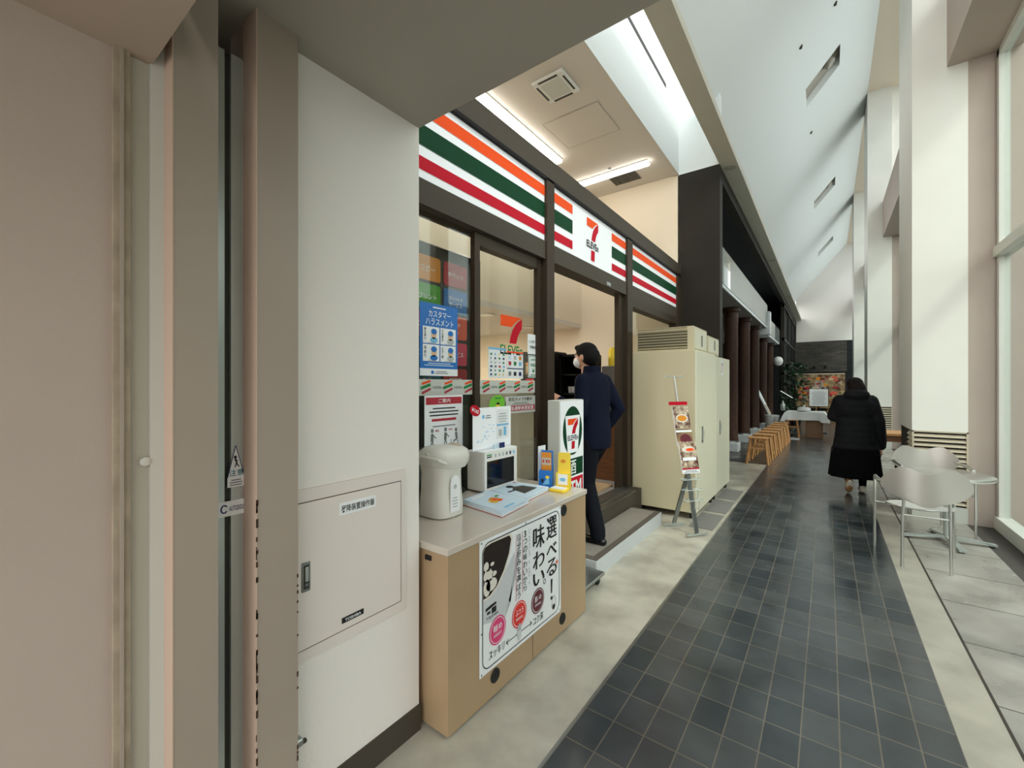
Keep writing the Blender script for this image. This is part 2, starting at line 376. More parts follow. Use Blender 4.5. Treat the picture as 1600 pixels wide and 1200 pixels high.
# recesses drawn as real shallow boxes below: cut the slab into strips around them
def roof_z(x): return 7.576+1.2*x
roof = MB()
holes = [(3.0, 3.9), (9.95, 10.6), (16.2, 16.9), (22.6, 23.3)]
ys = 1.25
def roof_piece(x0, x1, y0, y1, t=.25):
    v_ = []
    for y in (y0, y1):
        v_ += [(x0,y,roof_z(x0)),(x1,y,roof_z(x1)),(x1,y,roof_z(x1)+t),(x0,y,roof_z(x0)+t)]
    roof.add(v_, [(0,1,2,3),(7,6,5,4),(0,4,5,1),(1,5,6,2),(2,6,7,3),(3,7,4,0)], 'roof_white')
for a, b in holes:
    roof_piece(-1.6, .77, ys, a); roof_piece(-1.6, -.35, a, b); roof_piece(.19, .77, a, b); ys = b
    lid = MB(); vv = [(x, y, roof_z(x)+.18) for y in (a, b) for x in (-.35, .19)]
    roof.add(vv, [(0,2,3,1)], 'soffit')
roof_piece(-1.6, .77, ys, 30)
st('ceiling_slope', roof)
st('ceiling_clerestory', MB().box(.77, 1.9, 1.25, 30, 8.5, 8.7, 'beige_wall'))
st('trim_4', MB().box(-1.33, -1.1, 1.25, 30, 4.87, 4.97, 'panel_grey'))
# right-hand wall: pillars, bulkheads, window frames
PY = [-.4, 6.585, 13.3, 20.0]
for i, y in enumerate(PY):
    d_ = 1.07
    p = MB().box(.77, 1.212, y, y+d_, .98 if i else 0, 8.5, 'plaster').box(.79, 1.212, y+.02, y+d_, 0, .98, 'louvre_dark')
    p.box(.77, 1.212, y, y+d_, 0, .17, 'panel_light')
    st('wall_pillar', p)
    p = MB().box(1.212, 1.408, y, y+d_, 0, 4.97, 'pink_wall').box(1.212, 1.9, y+.1, y+d_-.1, 5.8, 8.5, 'plaster').box(1.4, 1.9, y+.01, y+d_, 0, 5, 'pink_wall')
    st('wall_jamb', p)
    if i:
        g = thing('louvre_grille', (1.0, y, .17), ['', 'beige slatted louvre at the foot of the nearest white pillar', 'beige slatted louvre low on the second pillar behind the woman', 'beige slatted louvre low on the third and farthest pillar'][i], 'vent')
        f = MB(); f.box(.77, .785, y-.004, y+.03, .17, .985, 'louvre').box(1.2, 1.214, y-.004, y+.03, .17, .985, 'louvre').box(.77, 1.214, y-.004, y+.03, .97, .985, 'louvre'); f.build('frame', g)
        sl = MB()
        for k in range(15):
            z = .19+k*.052
            sl.add([(.775, y-.006, z),(1.21, y-.006, z),(1.21, y+.03, z+.036),(.775, y+.03, z+.036),(.775, y-.006, z+.004),(1.21, y-.006, z+.004),(1.21, y+.03, z+.04),(.775, y+.03, z+.04)], [(0,3,2,1),(4,5,6,7),(0,1,5,4),(3,7,6,2),(0,4,7,3),(1,2,6,5)], 'louvre')
            sl.add([(.766, y, z),(.766, y+.35, z),(.79, y+.35, z+.036),(.79, y, z+.036),(.766, y, z+.004),(.766, y+.35, z+.004),(.79, y+.35, z+.04),(.79, y, z+.04)], [(0,1,2,3),(4,7,6,5),(0,4,5,1),(3,2,6,7),(0,3,7,4),(1,5,6,2)], 'louvre')
        sl.build('slats', g)
for i in range(4):
    y0 = PY[i]+1.07; y1 = PY[i+1] if i < 3 else 27
    st('wall_bulkhead', MB().box(1.05, 1.6, y0, y1, 4.97, 5.82, 'pink_wall'))
    wf = MB()
    wf.box(1.42, 1.50, y0, y0+.07, .12, 4.97, 'panel_light').box(1.42, 1.50, y1-.07, y1, .12, 4.97, 'panel_light')
    wf.box(1.40, 1.52, y0, y1, .0, .13, 'panel_light').box(1.39, 1.52, y0, y1, 2.83, 2.93, 'panel_light').box(1.42, 1.5, y0, y1, 4.9, 4.97, 'panel_light')
    m_ = (y0+y1)/2+.55
    if i: wf.box(1.42, 1.50, m_-.04, m_+.04, .12, 4.97, 'panel_light')
    else: wf.box(1.38, 1.52, 5.05, 5.35, 2.9, 4.97, 'pink_wall').box(1.42, 1.5, 3.2, 3.28, .12, 4.97, 'panel_light')
    o = wf.build('window_%d' % (i+1), kind='structure')
    MB().box(1.455, 1.463, y0+.06, y1-.06, .12, 4.92, 'window_glass').build('glass', o)
    o = MB().box(1.55, 1.6, y0, y1, 5.82, 5.9, 'panel_light').box(1.55, 1.6, y0, y1, 8.42, 8.5, 'panel_light').build('window_%d' % (i+5), kind='structure')
    MB().box(1.57, 1.575, y0, y1, 5.9, 8.42, 'roof_glass').build('glass', o)
# the far end
st('wall_end', MB().box(-6, -1.33, 27.02, 27.3, 3.72, 5.2, 'portal_inner').box(-1.33, 1.5, 27, 27.3, 3.72, 9, 'white_wall').box(-6, 1.5, 27.05, 27.3, 0, 3.72, 'portal_inner'))
st('wall_stone', MB().box(-1.5, .77, 26.95, 27.05, 2.15, 3.72, 'stone_brick'))
st('ceiling_skylight', MB().box(-1.95, -1.55, 1.25, 30, 8.25, 8.3, 'skylight_glass'))
# outside
bd = MB().box(5.5, 7, -14, 40, -.1, 3.6, 'building')
for k in range(8): bd.box(5.47, 5.5, -14, 40, .6+k*.36, .62+k*.36, 'louvre')
for k in range(14): bd.box(5.46, 5.5, -12+k*3.6, -11.9+k*3.6, 0, 3.6, 'panel_light')
bd.build('neighbouring_building', label='pale grey panelled building seen through the tall windows on the right', cat='building')
# ---------------------------------------------------------------- portal structure along the left beyond the shop
st('wall_portal', MB().box(XF, -1.325, YP, YP+.2, 0, 4.885, 'portal_dark'))
st('trim_5', MB().box(-1.47, -1.325, YP+.2, 27, 4.66, 4.87, 'portal_dark'))
st('wall_portal_inner', MB().box(-2.6, -2.45, YP+.2, 27, 3.45, 4.9, 'portal_inner').box(-3.3, -2.6, YP+.2, 27, 3.45, 3.5, 'portal_inner').box(-3.3, -1.33, YP+.2, 27, 4.87, 5.0, 'portal_inner'))
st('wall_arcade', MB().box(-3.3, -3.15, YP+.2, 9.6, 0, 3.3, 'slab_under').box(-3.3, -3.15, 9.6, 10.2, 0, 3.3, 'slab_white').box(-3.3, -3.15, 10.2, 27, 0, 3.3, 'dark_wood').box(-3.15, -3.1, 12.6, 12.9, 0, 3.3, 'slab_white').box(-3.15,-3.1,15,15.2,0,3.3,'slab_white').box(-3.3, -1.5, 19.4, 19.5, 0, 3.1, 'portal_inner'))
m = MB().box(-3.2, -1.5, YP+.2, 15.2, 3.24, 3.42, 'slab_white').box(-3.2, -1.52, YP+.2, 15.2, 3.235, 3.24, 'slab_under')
m.box(-3.2, -1.42, 15.2, 15.6, 3.05, 3.75, 'slab_white').box(-3.2, -1.5, 15.6, 19.4, 3.05, 3.2, 'slab_white')
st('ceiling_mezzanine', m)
MB().box(-1.497, -1.485, YP+.2, 15.18, 3.3, 3.93, 'parapet_glass').box(-1.497, -1.485, 15.62, 19.4, 3.1, 3.6, 'parapet_glass').build('glass_parapet', label='frosted glass parapet on the edge of the white balcony above the columns', cat='railing')
# lattice screen
sc = thing('lattice_screen', (-1.35, 22, 0), 'tall dark lattice screen at the far left end of the corridor', 'screen')
f = MB()
for y in (19.4, 21.6, 23.8, 26.2): f.box(-1.42, -1.33, y, y+.1, 0, 4.66, 'portal_dark')
for z in (0, 1.9, 3.2, 4.5): f.box(-1.42, -1.33, 19.4, 26.3, z, z+.1, 'portal_dark')
f.build('frame', sc)
f = MB()
for k in range(46): f.box(-1.40, -1.37, 19.5+k*.148, 19.54+k*.148, .05, 4.6, 'portal_inner')
f.build('slats', sc); MB().box(-1.46, -1.43, 19.4, 26.3, 0, 4.6, 'black').build('backing', sc)
# columns
def column(y, lab, r=.145, zt=3.235):
    t = thing('timber_column', (-1.76, y, 0), lab, 'column')
    MB().lathe(-1.76, y, [(r*1.02,.22),(r*1.02,.3),(r*.96,.32),(r*.93,1.6),(r*.96,zt-.34),(r*1.02,zt-.3),(r*.98,zt-.22),(r*1.0,zt-.12),(r*1.28,zt-.09),(r*1.3,zt)], 'dark_wood', 24).build('shaft', t)
    MB().box(-1.76-r*1.15, -1.76+r*1.15, y-r*1.15, y+r*1.15, 0, .2, 'granite', .01).build('plinth', t)
    MB().lathe(-1.76, y, [(r*1.1,.2),(r*1.05,.24)], 'steel_dull', 20).build('collar', t)
for y, l, zt in ((10.75,'nearest dark brown timber column just past the cream cabinets',3.235),(12.6,'second dark brown timber column of the row, counting from the cabinets',3.235),(14.5,'middle dark brown timber column of the row of five',3.235),(16.5,'fourth timber column of the row, redder than its neighbours',3.05),(18.5,'farthest timber column of the row, beside the round white lamp',3.05)): column(y, l, zt=zt)
la = thing('globe_lamp', (-1.5, 18.95, 2.25), 'round white globe lamp on the wall behind the last timber column', 'lamp')
MB().lathe(-1.5, 18.95, [(.02,2.2),(.1,2.23),(.15,2.32),(.16,2.4),(.13,2.5),(.06,2.55),(.02,2.56)], 'white_plastic', 20).build('globe', la)
MB().tube([(-1.5,18.95,2.4),(-1.5,19.398,2.4)], .02, 'steel_dull').build('arm', la)
# mural + spots
mu = MB(FY(-1.45, 26.93, .3)); mu.box(0, 2.15, 0, 1.78, -.02, .0, 'portal_dark'); mu.rect(0, .0, 2.15, 1.78, 'food', .002)
R = random.Random(11)
for k in range(46):
    ax = R.uniform(.16, 1.98); ay = R.uniform(.25, 1.6); rx_ = R.uniform(.06, .16); mu.ell(ax, ay, rx_, rx_*.5, R.choice(['salmon','crimson','amber','leaf_dark','leaf_dark','maroon','food_print','skin_ink','food_print']), .0025+k*.00005, 16)
mu.rect(0, 1.72, 2.15, .06, 'louvre', .004)
mu.ring(1.1, .85, .36, .34, .03, 'ink_light', .006); mu.ring(1.1, 1.2, .16, .2, .03, 'ink_light', .006); mu.ell(1.1, .72, .24, .12, 'crimson', .007)
mu.bars(.8, .36, .6, .12, 1, 'ink_light', .008)
mu.build('food_mural', label='wide colourful food photograph mural on the far end wall under the stone band', cat='mural')
for k, x in enumerate((-.95,-.55,-.1)):
    MB().tube([(x,26.9,2.42),(x,26.7,2.35)], .05, 'black').tube([(x,26.95,2.45),(x,26.9,2.45)], .02, 'black').build('spotlight', label='small black spotlight on the far stone wall, %s of the three' % ('leftmost','middle','rightmost')[k], cat='spotlight', group='spotlights above the food mural')
# stools
s0 = thing('wooden_stool', (-1.06, 9.35, 0), 'light wooden stool at the near end of the stool row', 'stool', 'wooden stools in a row by the columns')
MB().box(-.165, .165, -.135, .135, .475, .5, 'stool_wood', .006).build('seat', s0, local=True)
for sx in (-1, 1):
    for sy in (-1, 1):
        MB().bar((sx*.18, sy*.17, 0), (sx*.12, sy*.1, .476), .035, .035, 'stool_wood').build('leg', s0, local=True)
for sx in (-1, 1): MB().bar((sx*.163, -.15, .12), (sx*.163, .15, .12), .02, .035, 'stool_wood').build('stretcher', s0, local=True)
MB().bar((-.14, -.125, .3), (.14, -.125, .3), .02, .03, 'stool_wood').build('stretcher', s0, local=True)
MB().bar((-.14, .125, .3), (.14, .125, .3), .02, .03, 'stool_wood').build('stretcher', s0, local=True)
nm = ['', 'second', 'third', 'fourth', 'fifth', 'sixth', 'seventh']
for k in range(1, 7):
    c = copy_tree(s0); c.location = (-1.06+.012*k, 9.35+.66*k, 0); c.rotation_euler.z = random.uniform(-.04, .04)
    c['label'] = 'light wooden stool, %s from the near end of the row' % nm[k] + (' and farthest' if k == 6 else '')
# cloth table and its company
t = thing('serving_table', (-.52, 14.9, 0), 'small table under the white cloth far down the corridor', 'table')
MB().box(-.95, -.1, 14.6, 15.3, .69, .715, 'brown_wood').build('tabletop', t)
for x in (-.93, -.14):
    for y in (14.64, 15.24): MB().box(x, x+.04, y, y+.04, 0, .69, 'brown_wood').build('leg', t)
cl = MB(); n_ = 16; vs_ = []; ring_ = []
def per(k, hx, hy):      # walk around a rectangle
    k %= 64; s_ = k//16; u = (k % 16)/16.0
    return [(-hx+2*hx*u,-hy),(hx,-hy+2*hy*u),(hx-2*hx*u,hy),(-hx,hy-2*hy*u)][s_]
cx_, cy_ = -.52, 14.95
for lv, (g, z) in enumerate(((.0,.727),(.012,.70),(.035,.6),(.06,.5))):
    for k in range(64):
        x, y = per(k, .44, .37); wv = (.5+.5*math.cos(k*PI/4))*g
        cor = 1 if k % 16 in (15,0,1) else 0
        dx = math.copysign(1, x) if abs(x) > .43 else 0; dy = math.copysign(1, y) if abs(y) > .36 else 0
        vs_.append((cx_+x+dx*(g*.5+wv*.8+.006+.06*cor*(lv/3)), cy_+y+dy*(g*.5+wv*.8+.006+.06*cor*(lv/3)), z-(.05*cor if lv == 3 else 0)))
fs_ = [tuple(range(64))]
for lv in range(3):
    for k in range(64): fs_.append((lv*64+k, (lv+1)*64+k, (lv+1)*64+(k+1) % 64, lv*64+(k+1) % 64))
cl.add(vs_, fs_, 'cloth_white', True)
cl.build('tablecloth', label='white tablecloth hanging over the small table down the corridor', cat='tablecloth')
MB().box(-.5, -.12, 14.62, 15.05, 0, .48, 'cardboard', .01).build('storage_box', label='brown box on the floor under the right half of the clothed table', cat='box')
d_ = thing('serving_dish', (-.55, 14.9, .73), 'round white covered dish on the white tablecloth', 'dish')
MB().lathe(-.55, 14.9, [(.05,.73),(.16,.75),(.17,.8),(.14,.84),(.03,.86)], 'cloth_white').build('dish', d_); MB().lathe(-.55, 14.9, [(.02,.86),(.03,.89),(.02,.91)], 'chrome').build('knob', d_)
c = copy_tree(s0); c.location = (-.82, 14.55, 0); c['label'] = 'wooden stool tucked under the left half of the clothed table'; del c['group']
sg = thing('menu_sign', (-.3, 16.2, 0), 'white menu sheet on a dark stand behind the clothed table', 'sign')
b = MB(FY(-.47, 16.2, .82)); b.box(0, .5, 0, .56, -.02, 0, 'black'); b.rect(.015, .015, .47, .53, 'paper', .001); b.bars(.06, .06, .38, .42, 12, 'ink_light', .003); b.build('board', sg)
MB().tube([(-.22,16.23,0),(-.22,16.23,.83)], .015, 'black').build('pole', sg); MB().box(-.42, -.02, 16.1, 16.4, 0, .02, 'black').build('foot', sg)
MB(Matrix.Translation((-1.2, 15.6, 0)) @ Matrix.Rotation(-.42, 4, 'Y')).box(-.015, .015, -.25, .25, .62, 1.55, 'paper').box(-.016, .016, -.24, .24, .62, .95, 'louvre').build('leaning_board', label='white board leaning at an angle beside the last timber columns', cat='board')
ms = thing('music_stand', (-1.05, 16, 0), 'thin black stand holding a tilted sheet left of the clothed table', 'stand')
MB().tube([(-1.05,16,.03),(-1.05,16,1.15)], .012, 'black').build('pole', ms); MB().bar((-1.2,16,1.3),(-.88,16,1.08), .3, .012, 'paper').build('sheet_rest', ms)
for a in (0, 2.1, 4.2): MB().tube([(-1.05,16,.15),(-1.05+.22*math.cos(a),16+.22*math.sin(a),.01)], .01, 'black').build('leg', ms)
MB().lathe(-1.35, 15.1, [(.15,0),(.18,.1),(.18,.5),(.2,.56),(.2,.58),(.17,.58)], 'white_plastic').build('bucket', label='white bucket on the floor behind the far stools', cat='bucket')
MB().lathe(-1.08, 15.2, [(.05,.72),(.06,.74),(.06,.9),(.02,.95),(.02,1.02)], 'steel').tube([(-1.08,15.2,0),(-1.08,15.2,.73)], .03, 'black').build('drink_flask', label='shiny steel flask standing left of the clothed table', cat='flask')
MB().box(-.95, -.62, 13.9, 14.5, 0, .006, 'granite').build('floor_mat', label='small blue-grey mat on the floor in front of the clothed table', cat='mat')
pl = thing('potted_plant', (-.95, 18.6, 0), 'tall leafy green plant in front of the food mural', 'plant')
MB().lathe(-.95, 18.6, [(.16,0),(.22,.4),(.21,.4),(.18,.36)], 'black').build('pot', pl); MB().tube([(-.95,18.6,.3),(-.95,18.62,1.7)], .025, 'dark_wood').build('stem', pl)
lf = MB(); R = random.Random(4)
for k in range(420):
    a = R.uniform(0, 2*PI); rr = R.uniform(.05, .45); z = R.uniform(.6, 2.3); q = Vector((-.95+rr*math.cos(a), 18.6+rr*math.sin(a), z)); d1 = Vector((R.uniform(-1,1),R.uniform(-1,1),R.uniform(-.6,.6))).normalized()*.11; d2 = d1.cross(Vector((R.uniform(-1,1),R.uniform(-1,1),1))).normalized()*.035
    lf.add([q-d1, q+d2, q+d1, q-d2], [(0,1,2,3)], 'leaf_dark')
lf.build('foliage', pl)
# far dining chairs
fc = thing('dining_chair', (.35, 21.5, 0), 'orange-brown wooden chair in front of the far end wall', 'chair')
MB().box(.1, .55, 21.3, 21.7, .42, .46, 'stool_wood').build('seat', fc); MB().box(.1, .55, 21.68, 21.72, .6, .92, 'stool_wood').build('backrest', fc)
for x in (.12, .5):
    for y in (21.32, 21.66): MB().box(x, x+.04, y, y+.04, 0, .92 if y > 21.5 else .42, 'stool_wood').build('leg', fc)
c = copy_tree(fc); c.location.x -= .5; c.location.y -= .8; c['label'] = 'orange-brown wooden chair just left of the other far dining chair'
# ---------------------------------------------------------------- left near door frame
st('trim_6', MB().box(XW-.02, XW+.014, .262, .294, 0, 2.34, 'seam_tape').box(XW-.02, XW+.02, .274, .281, 0, 2.34, 'taupe_steel'))
st('trim_7', MB().box(XW-.2, XW+.006, .335, .368, 0, 2.6, 'panel_light'))
st('door_1', MB().box(-1.55, -1.36, .367, .468, 0, 2.75, 'taupe_steel').box(-1.45, -1.359, .3645, .367, 0, 2.75, 'peach_edge'))
d1 = MB().box(-1.55, -1.36, .5685, .6905, 0, 2.75, 'taupe_steel').box(-1.45, -1.359, .566, .5685, 0, 2.75, 'peach_edge')
R = random.Random(3)
for k in range(46):
    z = R.uniform(0, 1.15)**1.1; hgt = R.uniform(.004, .03); d1.box(-1.3605, -1.3585, .5655, .5655+R.uniform(.002, .006), z, z+hgt, 'chip')
for k in range(14):
    z = R.uniform(0, 1.0); d1.box(-1.3605, -1.3585, .6865, .691, z, z+R.uniform(.004, .02), 'chip')
st('door_2', d1)
door = thing('sliding_door_edge', (-1.46, .51, 0), 'stainless steel edge of the automatic sliding door parked in its slot', 'door')
MB().box(-1.50, -1.448, .46, .515, 0, 2.5, 'steel').build('leaf_edge', door, 'brushed steel strip')
MB().box(-1.50, -1.462, .515, .532, 0, 2.5, 'groove').build('groove', door, 'dark rubber groove')
MB().box(-1.50, -1.448, .532, .562, 0, 2.5, 'steel').build('leaf_edge', door, 'brushed steel strip')
MB().box(-1.50, -1.452, .562, .5685, 0, 2.5, 'panel_light').build('seal', door)
sk = MB(FX(-1.4465, .5, 1.19)); sk.prism([(.022,0),(.068,0),(.068,.03),(.044,.125),(.022,.03)], -.001, 0, 'paper')
sk.line(.022,.03,.044,.125,.002,'navy_ink'); sk.line(.068,.03,.044,.125,.002,'navy_ink'); sk.text('注意', .026, .033, .04, .02, 'teal', .001); sk.ell(.043, .09, .004, .005, 'ink', .0012); sk.line(.043,.088,.047,.07,.004,'ink',.0012); sk.line(.046,.072,.053,.06,.003,'ink',.0012); sk.line(.046,.072,.042,.06,.003,'ink',.0012); sk.line(.04,.082,.05,.078,.003,'ink',.0012); sk.bars(.027, .003, .036, .022, 3, 'ink_grey', .0012)
sk.build('caution_sticker', label='triangular caution sticker with a running figure on the steel door edge', cat='sticker')
sk = MB(FX(-1.4462, .498, 1.105)); sk.box(.0, .07, 0, .045, -.001, 0, 'paper'); sk.ring(.015, .023, .01, .013, .004, 'navy_ink', .001); sk.rect(.02, .017, .008, .012, 'paper', .0014); sk.text('AUTODOOR', .028, .014, .045, .015, 'navy_ink', .001)
sk.build('maker_sticker', label='white sticker with a blue C mark below the caution triangle', cat='sticker')
MB(FX(XW+.003, .326, 1.3)).lathe(0, 0, [(.012,-.002),(.012,.004),(.009,.006),(.003,.007)], 'panel_light', 18).build('door_stud', label='small round stud on the pale door panel at the left', cat='fitting')
# control box in the wall
cb = thing('control_panel_box', (XW, .93, .6), 'square white flush access panel in the white wall with a steel lock', 'access panel')
b = MB(FX(XW, .7, .56)); b.box(0, .475, 0, .585, 0, .006, 'panel_white'); b.frame(-.001, -.001, .477, .587, .0015, 'louvre', .0005); b.build('frame', cb)
b = MB(FX(XW+.006, .712, .604)); b.box(0, .436, 0, .495, 0, .004, 'panel_white', .002); b.frame(-.003, -.003, .442, .501, .003, 'chip', .001); b.build('door', cb)
b = MB(FX(XW+.010, .8, .98)); b.box(.07, .225, .045, .09, 0, .002, 'paper'); b.text('昇降装置操作盤', .077, .054, .14, .026, 'ink', .003); b.build('name_plate', cb)
b = MB(FX(XW+.010, .88, .63)); b.box(0, .09, 0, .02, 0, .002, 'ink'); b.text('TOSHIBA', .012, .005, .066, .010, 'paper', .003); b.build('maker_plate', cb)
b = MB(FX(XW+.010, .732, .80)); b.box(0, .03, 0, .10, 0, .004, 'steel_dull', .002); b.box(.006, .024, .01, .09, .004, .005, 'groove'); b.box(.009, .021, .035, .085, .005, .010, 'steel', .002); b.lathe(.015, .024, [(.006,.005),(.006,.008)], 'chrome', 14); b.build('lock', cb)
MB().box(XW, XW+.03, .695, .73, .3, .325, 'steel_dull', .004).box(XW, XW+.012, .69, .75, .29, .3, 'groove').build('wall_hook', label='small steel hook low on the white wall by the door frame', cat='hook')
# ---------------------------------------------------------------- storefront
fr = thing('storefront_frame', (XF, 4.3, .28), 'dark bronze aluminium shopfront frame with glass panes around the open doorway', 'shopfront')
b = MB().box(XF-.14, XF+.03, 1.25, YP, 3.24, 3.42, 'dark_panel').box(XF-.14, XF+.02, 1.25, YP, 2.56, 2.71, 'dark_panel').box(XF-.14, XF+.035, 1.25, YP, 3.225, 3.25, 'black')
b.box(XF-.12, XF-.02, 1.25, YP, 2.71, 3.24, 'dark_panel'); b.build('header', fr)
for y0, y1, z1 in ((1.25,1.5,2.56),(3.06,3.18,3.24),(4.86,5.02,3.24),(6.95,YP,3.3)): MB().box(XF-.1, XF+.035, y0, y1, .28, z1, 'dark_frame').build('post', fr)
b = MB().box(XF-.06, XF-.02, 2.207, 2.262, .33, 2.56, 'dark_frame').box(XF-.06, XF-.02, 3.0, 3.06, .33, 2.56, 'dark_frame').box(XF-.09, XF-.02, 2.26, 2.99, 2.47, 2.56, 'dark_frame').box(XF-.09, XF-.02, 2.26, 2.99, .33, .45, 'dark_frame'); b.build('window_sash', fr)
b = MB().box(XF-.1, XF+.02, 5.02, 6.95, 2.45, 2.56, 'dark_frame').box(XF-.08, XF-.02, 4.74, 4.86, .28, 2.56, 'dark_frame'); b.build('rail', fr)
MB().box(-1.98, -1.762, 1.3, 4.95, 0, .285, 'dark_panel').box(-1.80, -1.755, 3.2, 4.75, .285, .292, 'steel_dull').box(-1.98, -1.86, 3.2, 4.9, .285, .30, 'steel_dull').build('sill', fr)
for y0, y1 in ((1.5,2.19),(2.262,2.99),(5.02,6.95)): MB().box(XF-.055, XF-.048, y0, y1, .33, 2.56, 'shop_glass').build('glass_pane', fr)
STR = ((.115,.275,'orange'),(.385,.625,'green'),(.745,.895,'red'))
def stripes(b, x0, x1, H, mats=STR):
    for a, c, m in mats: b.rect(x0, H*(1-c), x1-x0, H*(c-a), m, .003)
def seven(b, x, y, h, n=.004, w_=None, halo=True, word='ink'):
    W = w_ or h*.56
    def P(l): return [(x+W*p[0], y+h*p[1]) for p in l]
    b.poly(P([(.02,1),(.98,1),(.80,.95),(.62,.875),(.50,.80),(.02,.80)]), 'orange', n)
    pts_o = [(.98,.985),(.98,.80),(.86,.72),(.77,.62),(.71,.50)]; pts_i = [(.40,.50),(.45,.62),(.54,.75),(.68,.86),(.86,.945)]
    vs2 = P(pts_o)+P(pts_i[::-1])
    k = 5; q = [(p[0], p[1], n) for p in P(pts_o)]+[(p[0], p[1], n) for p in P([(.86,.945),(.68,.86),(.54,.75),(.45,.62),(.40,.50)])]
    b.add(q, [(i, k+i, k+i+1, i+1) for i in range(4)], 'red')
    b.poly(P([(.36,0),(.66,0),(.685,.255),(.38,.255)]), 'red', n)
    b.text('ELEVEn', x, y+h*.29, W, h*.17, word, n+.001, .03)
H_ = .53
for (y0, y1, lab, kind) in ((1.5,3.06,'left',0),(3.18,4.86,'mid',1),(5.02,6.95,'right',0)):
    b = MB(FX(XF+.008, y0, 2.71)); b.box(0, y1-y0, 0, H_, -.03, 0, 'acrylic_white')
    if not kind: stripes(b, 0, y1-y0, H_)
    else:
        stripes(b, 0, .37, H_); stripes(b, 4.455-y0, y1-y0, H_)
        seven(b, .66, .045, .41, .004, .27)
    b.build('sign_panel', fr, ['striped sign panel left of the logo','sign panel with stripes and the big 7 logo','striped sign panel right of the logo'][0 if lab == 'left' else 1 if kind else 2])
b = MB(FX(XF+.02, 4.0, 2.575)); b.box(.3, .4, 0, .035, 0, .003, 'steel_dull'); b.build('door_plate', fr)
# glass-borne prints
def sign(name, label, cat, M, fn, group=None):
    b = MB(M); fn(b); return b.build(name, label=label, cat=cat, group=group)
XG = XF-.046
def P1(b):
    W, H = .325, .45; b.box(0, W, 0, H, -.001, 0, 'blue'); b.rect(0, 0, W, .045, 'paper'); b.rect(.09, .012, .022, .02, 'blue', .002); b.bars(.12, .012, .12, .022, 2, 'ink_grey', .002)
    b.text('カスタマー', .07, .365, .19, .042, 'paper', .002, .03); b.text('ハラスメント', .045, .315, .24, .042, 'paper', .002, .03); b.bars(.085, .418, .15, .016, 1, 'paper', .002, fill=.5)
    for i, (x, y) in enumerate(((.022,.2),(.168,.2),(.022,.09),(.168,.09))):
        b.rect(x, y, .138, .104, 'paper', .002); b.ell(x+.09, y+.055, .022, .026, 'skin_ink', .003); b.ell(x+.09, y+.075, .024, .018, 'blue', .0035); b.ell(x+.09, y+.022, .032, .017, ('sky_blue','ink_light','blue','ink_light')[i], .003)
        b.vtext(('暴言暴力','不当要求','居座り','土下座')[i], x+.008, y+.02, .02, .075, 'ink', .003); b.bars(x+.03, y+.002, .09, .006, 1, 'ink_grey', .003)
    b.bars(.03, .06, .26, .024, 2, 'blue_pale', .002)
sign('harassment_poster', 'bright blue poster with four cartoon panels on the shop window', 'poster', FX(XG+.004, 1.735, 1.555), P1)
def P2(b):
    b.box(0, .215, 0, .225, -.001, 0, 'paper'); b.rect(0, .21, .215, .015, 'sky_blue'); R = random.Random(5)
    for i in range(4):
        for j in range(6): b.rect(.02+i*.05, .02+j*.03, R.uniform(.012,.026), .014, R.choice(['red','logo_green','sky_blue','ink_grey','ink_light','navy_ink','yellow']), .002)
sign('payment_notice', 'white payment notice with a light blue top edge under the window logo', 'notice', FX(XG+.004, 2.38, 1.548), P2)
def P3(b):
    b.box(0, .215, 0, .215, -.001, 0, 'paper'); b.rect(0, .2, .215, .012, 'orange'); b.rect(0, .075, .215, .008, 'navy_ink'); R = random.Random(6)
    for i in range(3):
        for j, y in enumerate((.02, .1, .145)): b.rect(.02+i*.068, y+.004, .034, .03, ['ink_grey','ink','navy_ink','crimson','logo_green','sky_blue','blue_pale','ink_light','amber'][i+3*j], .002)
sign('service_notice', 'white notice of small squares with an orange top edge, right of the blue-edged notice', 'notice', FX(XG+.004, 2.602, 1.546), P3)
def P4(b): b.box(0, .15, 0, .165, -.001, 0, 'paper'); b.text('インボイス', .015, .09, .12, .028, 'ink', .002); b.text('対象店', .03, .045, .09, .028, 'ink', .002)
sign('invoice_notice', 'plain white slip with black writing near the door post', 'notice', FX(XG+.004, 2.885, 1.752), P4)
def P5(b):
    b.box(0, .14, 0, .185, -.001, 0, 'paper'); b.frame(.006, .006, .128, .173, .004, 'logo_green', .002); b.text('免税店', .03, .09, .08, .03, 'logo_green', .002); b.text('¥', .05, .04, .04, .035, 'logo_green', .002); b.bars(.03, .14, .08, .02, 2, 'logo_green', .002); b.bars(.03, .014, .08, .018, 2, 'logo_green', .002)
sign('green_notice', 'white slip with green border and yen mark just above the window band', 'notice', FX(XG+.004, 2.893, 1.558), P5)
sign('window_logo', 'large orange, red and green 7 logo decal on the shop glass', 'decal', FX(XG+.002, 2.52, 1.61), lambda b: seven(b, 0, 0, .42, .001, .29, word='logo_green'))
def P6(b):
    b.box(0, 1.49, 0, .1, -.001, 0, 'panel_light'); k = 8
    for i in range(k):
        x = .06+i*.19
        b.line(x, .072, x+.07, .09, .014, 'orange', .002); b.line(x-.01, .045, x+.07, .068, .018, 'logo_green', .0025); b.line(x, .015, x+.07, .042, .014, 'crimson', .003)
        if i < 7: b.text('7-ELEVEn', x+.085, .042, .08, .016, 'ink_grey', .002)
sign('window_band', 'pale decal band with repeated tricolour strokes across the shop window', 'decal', FX(XG+.004, 1.5, 1.433), P6)
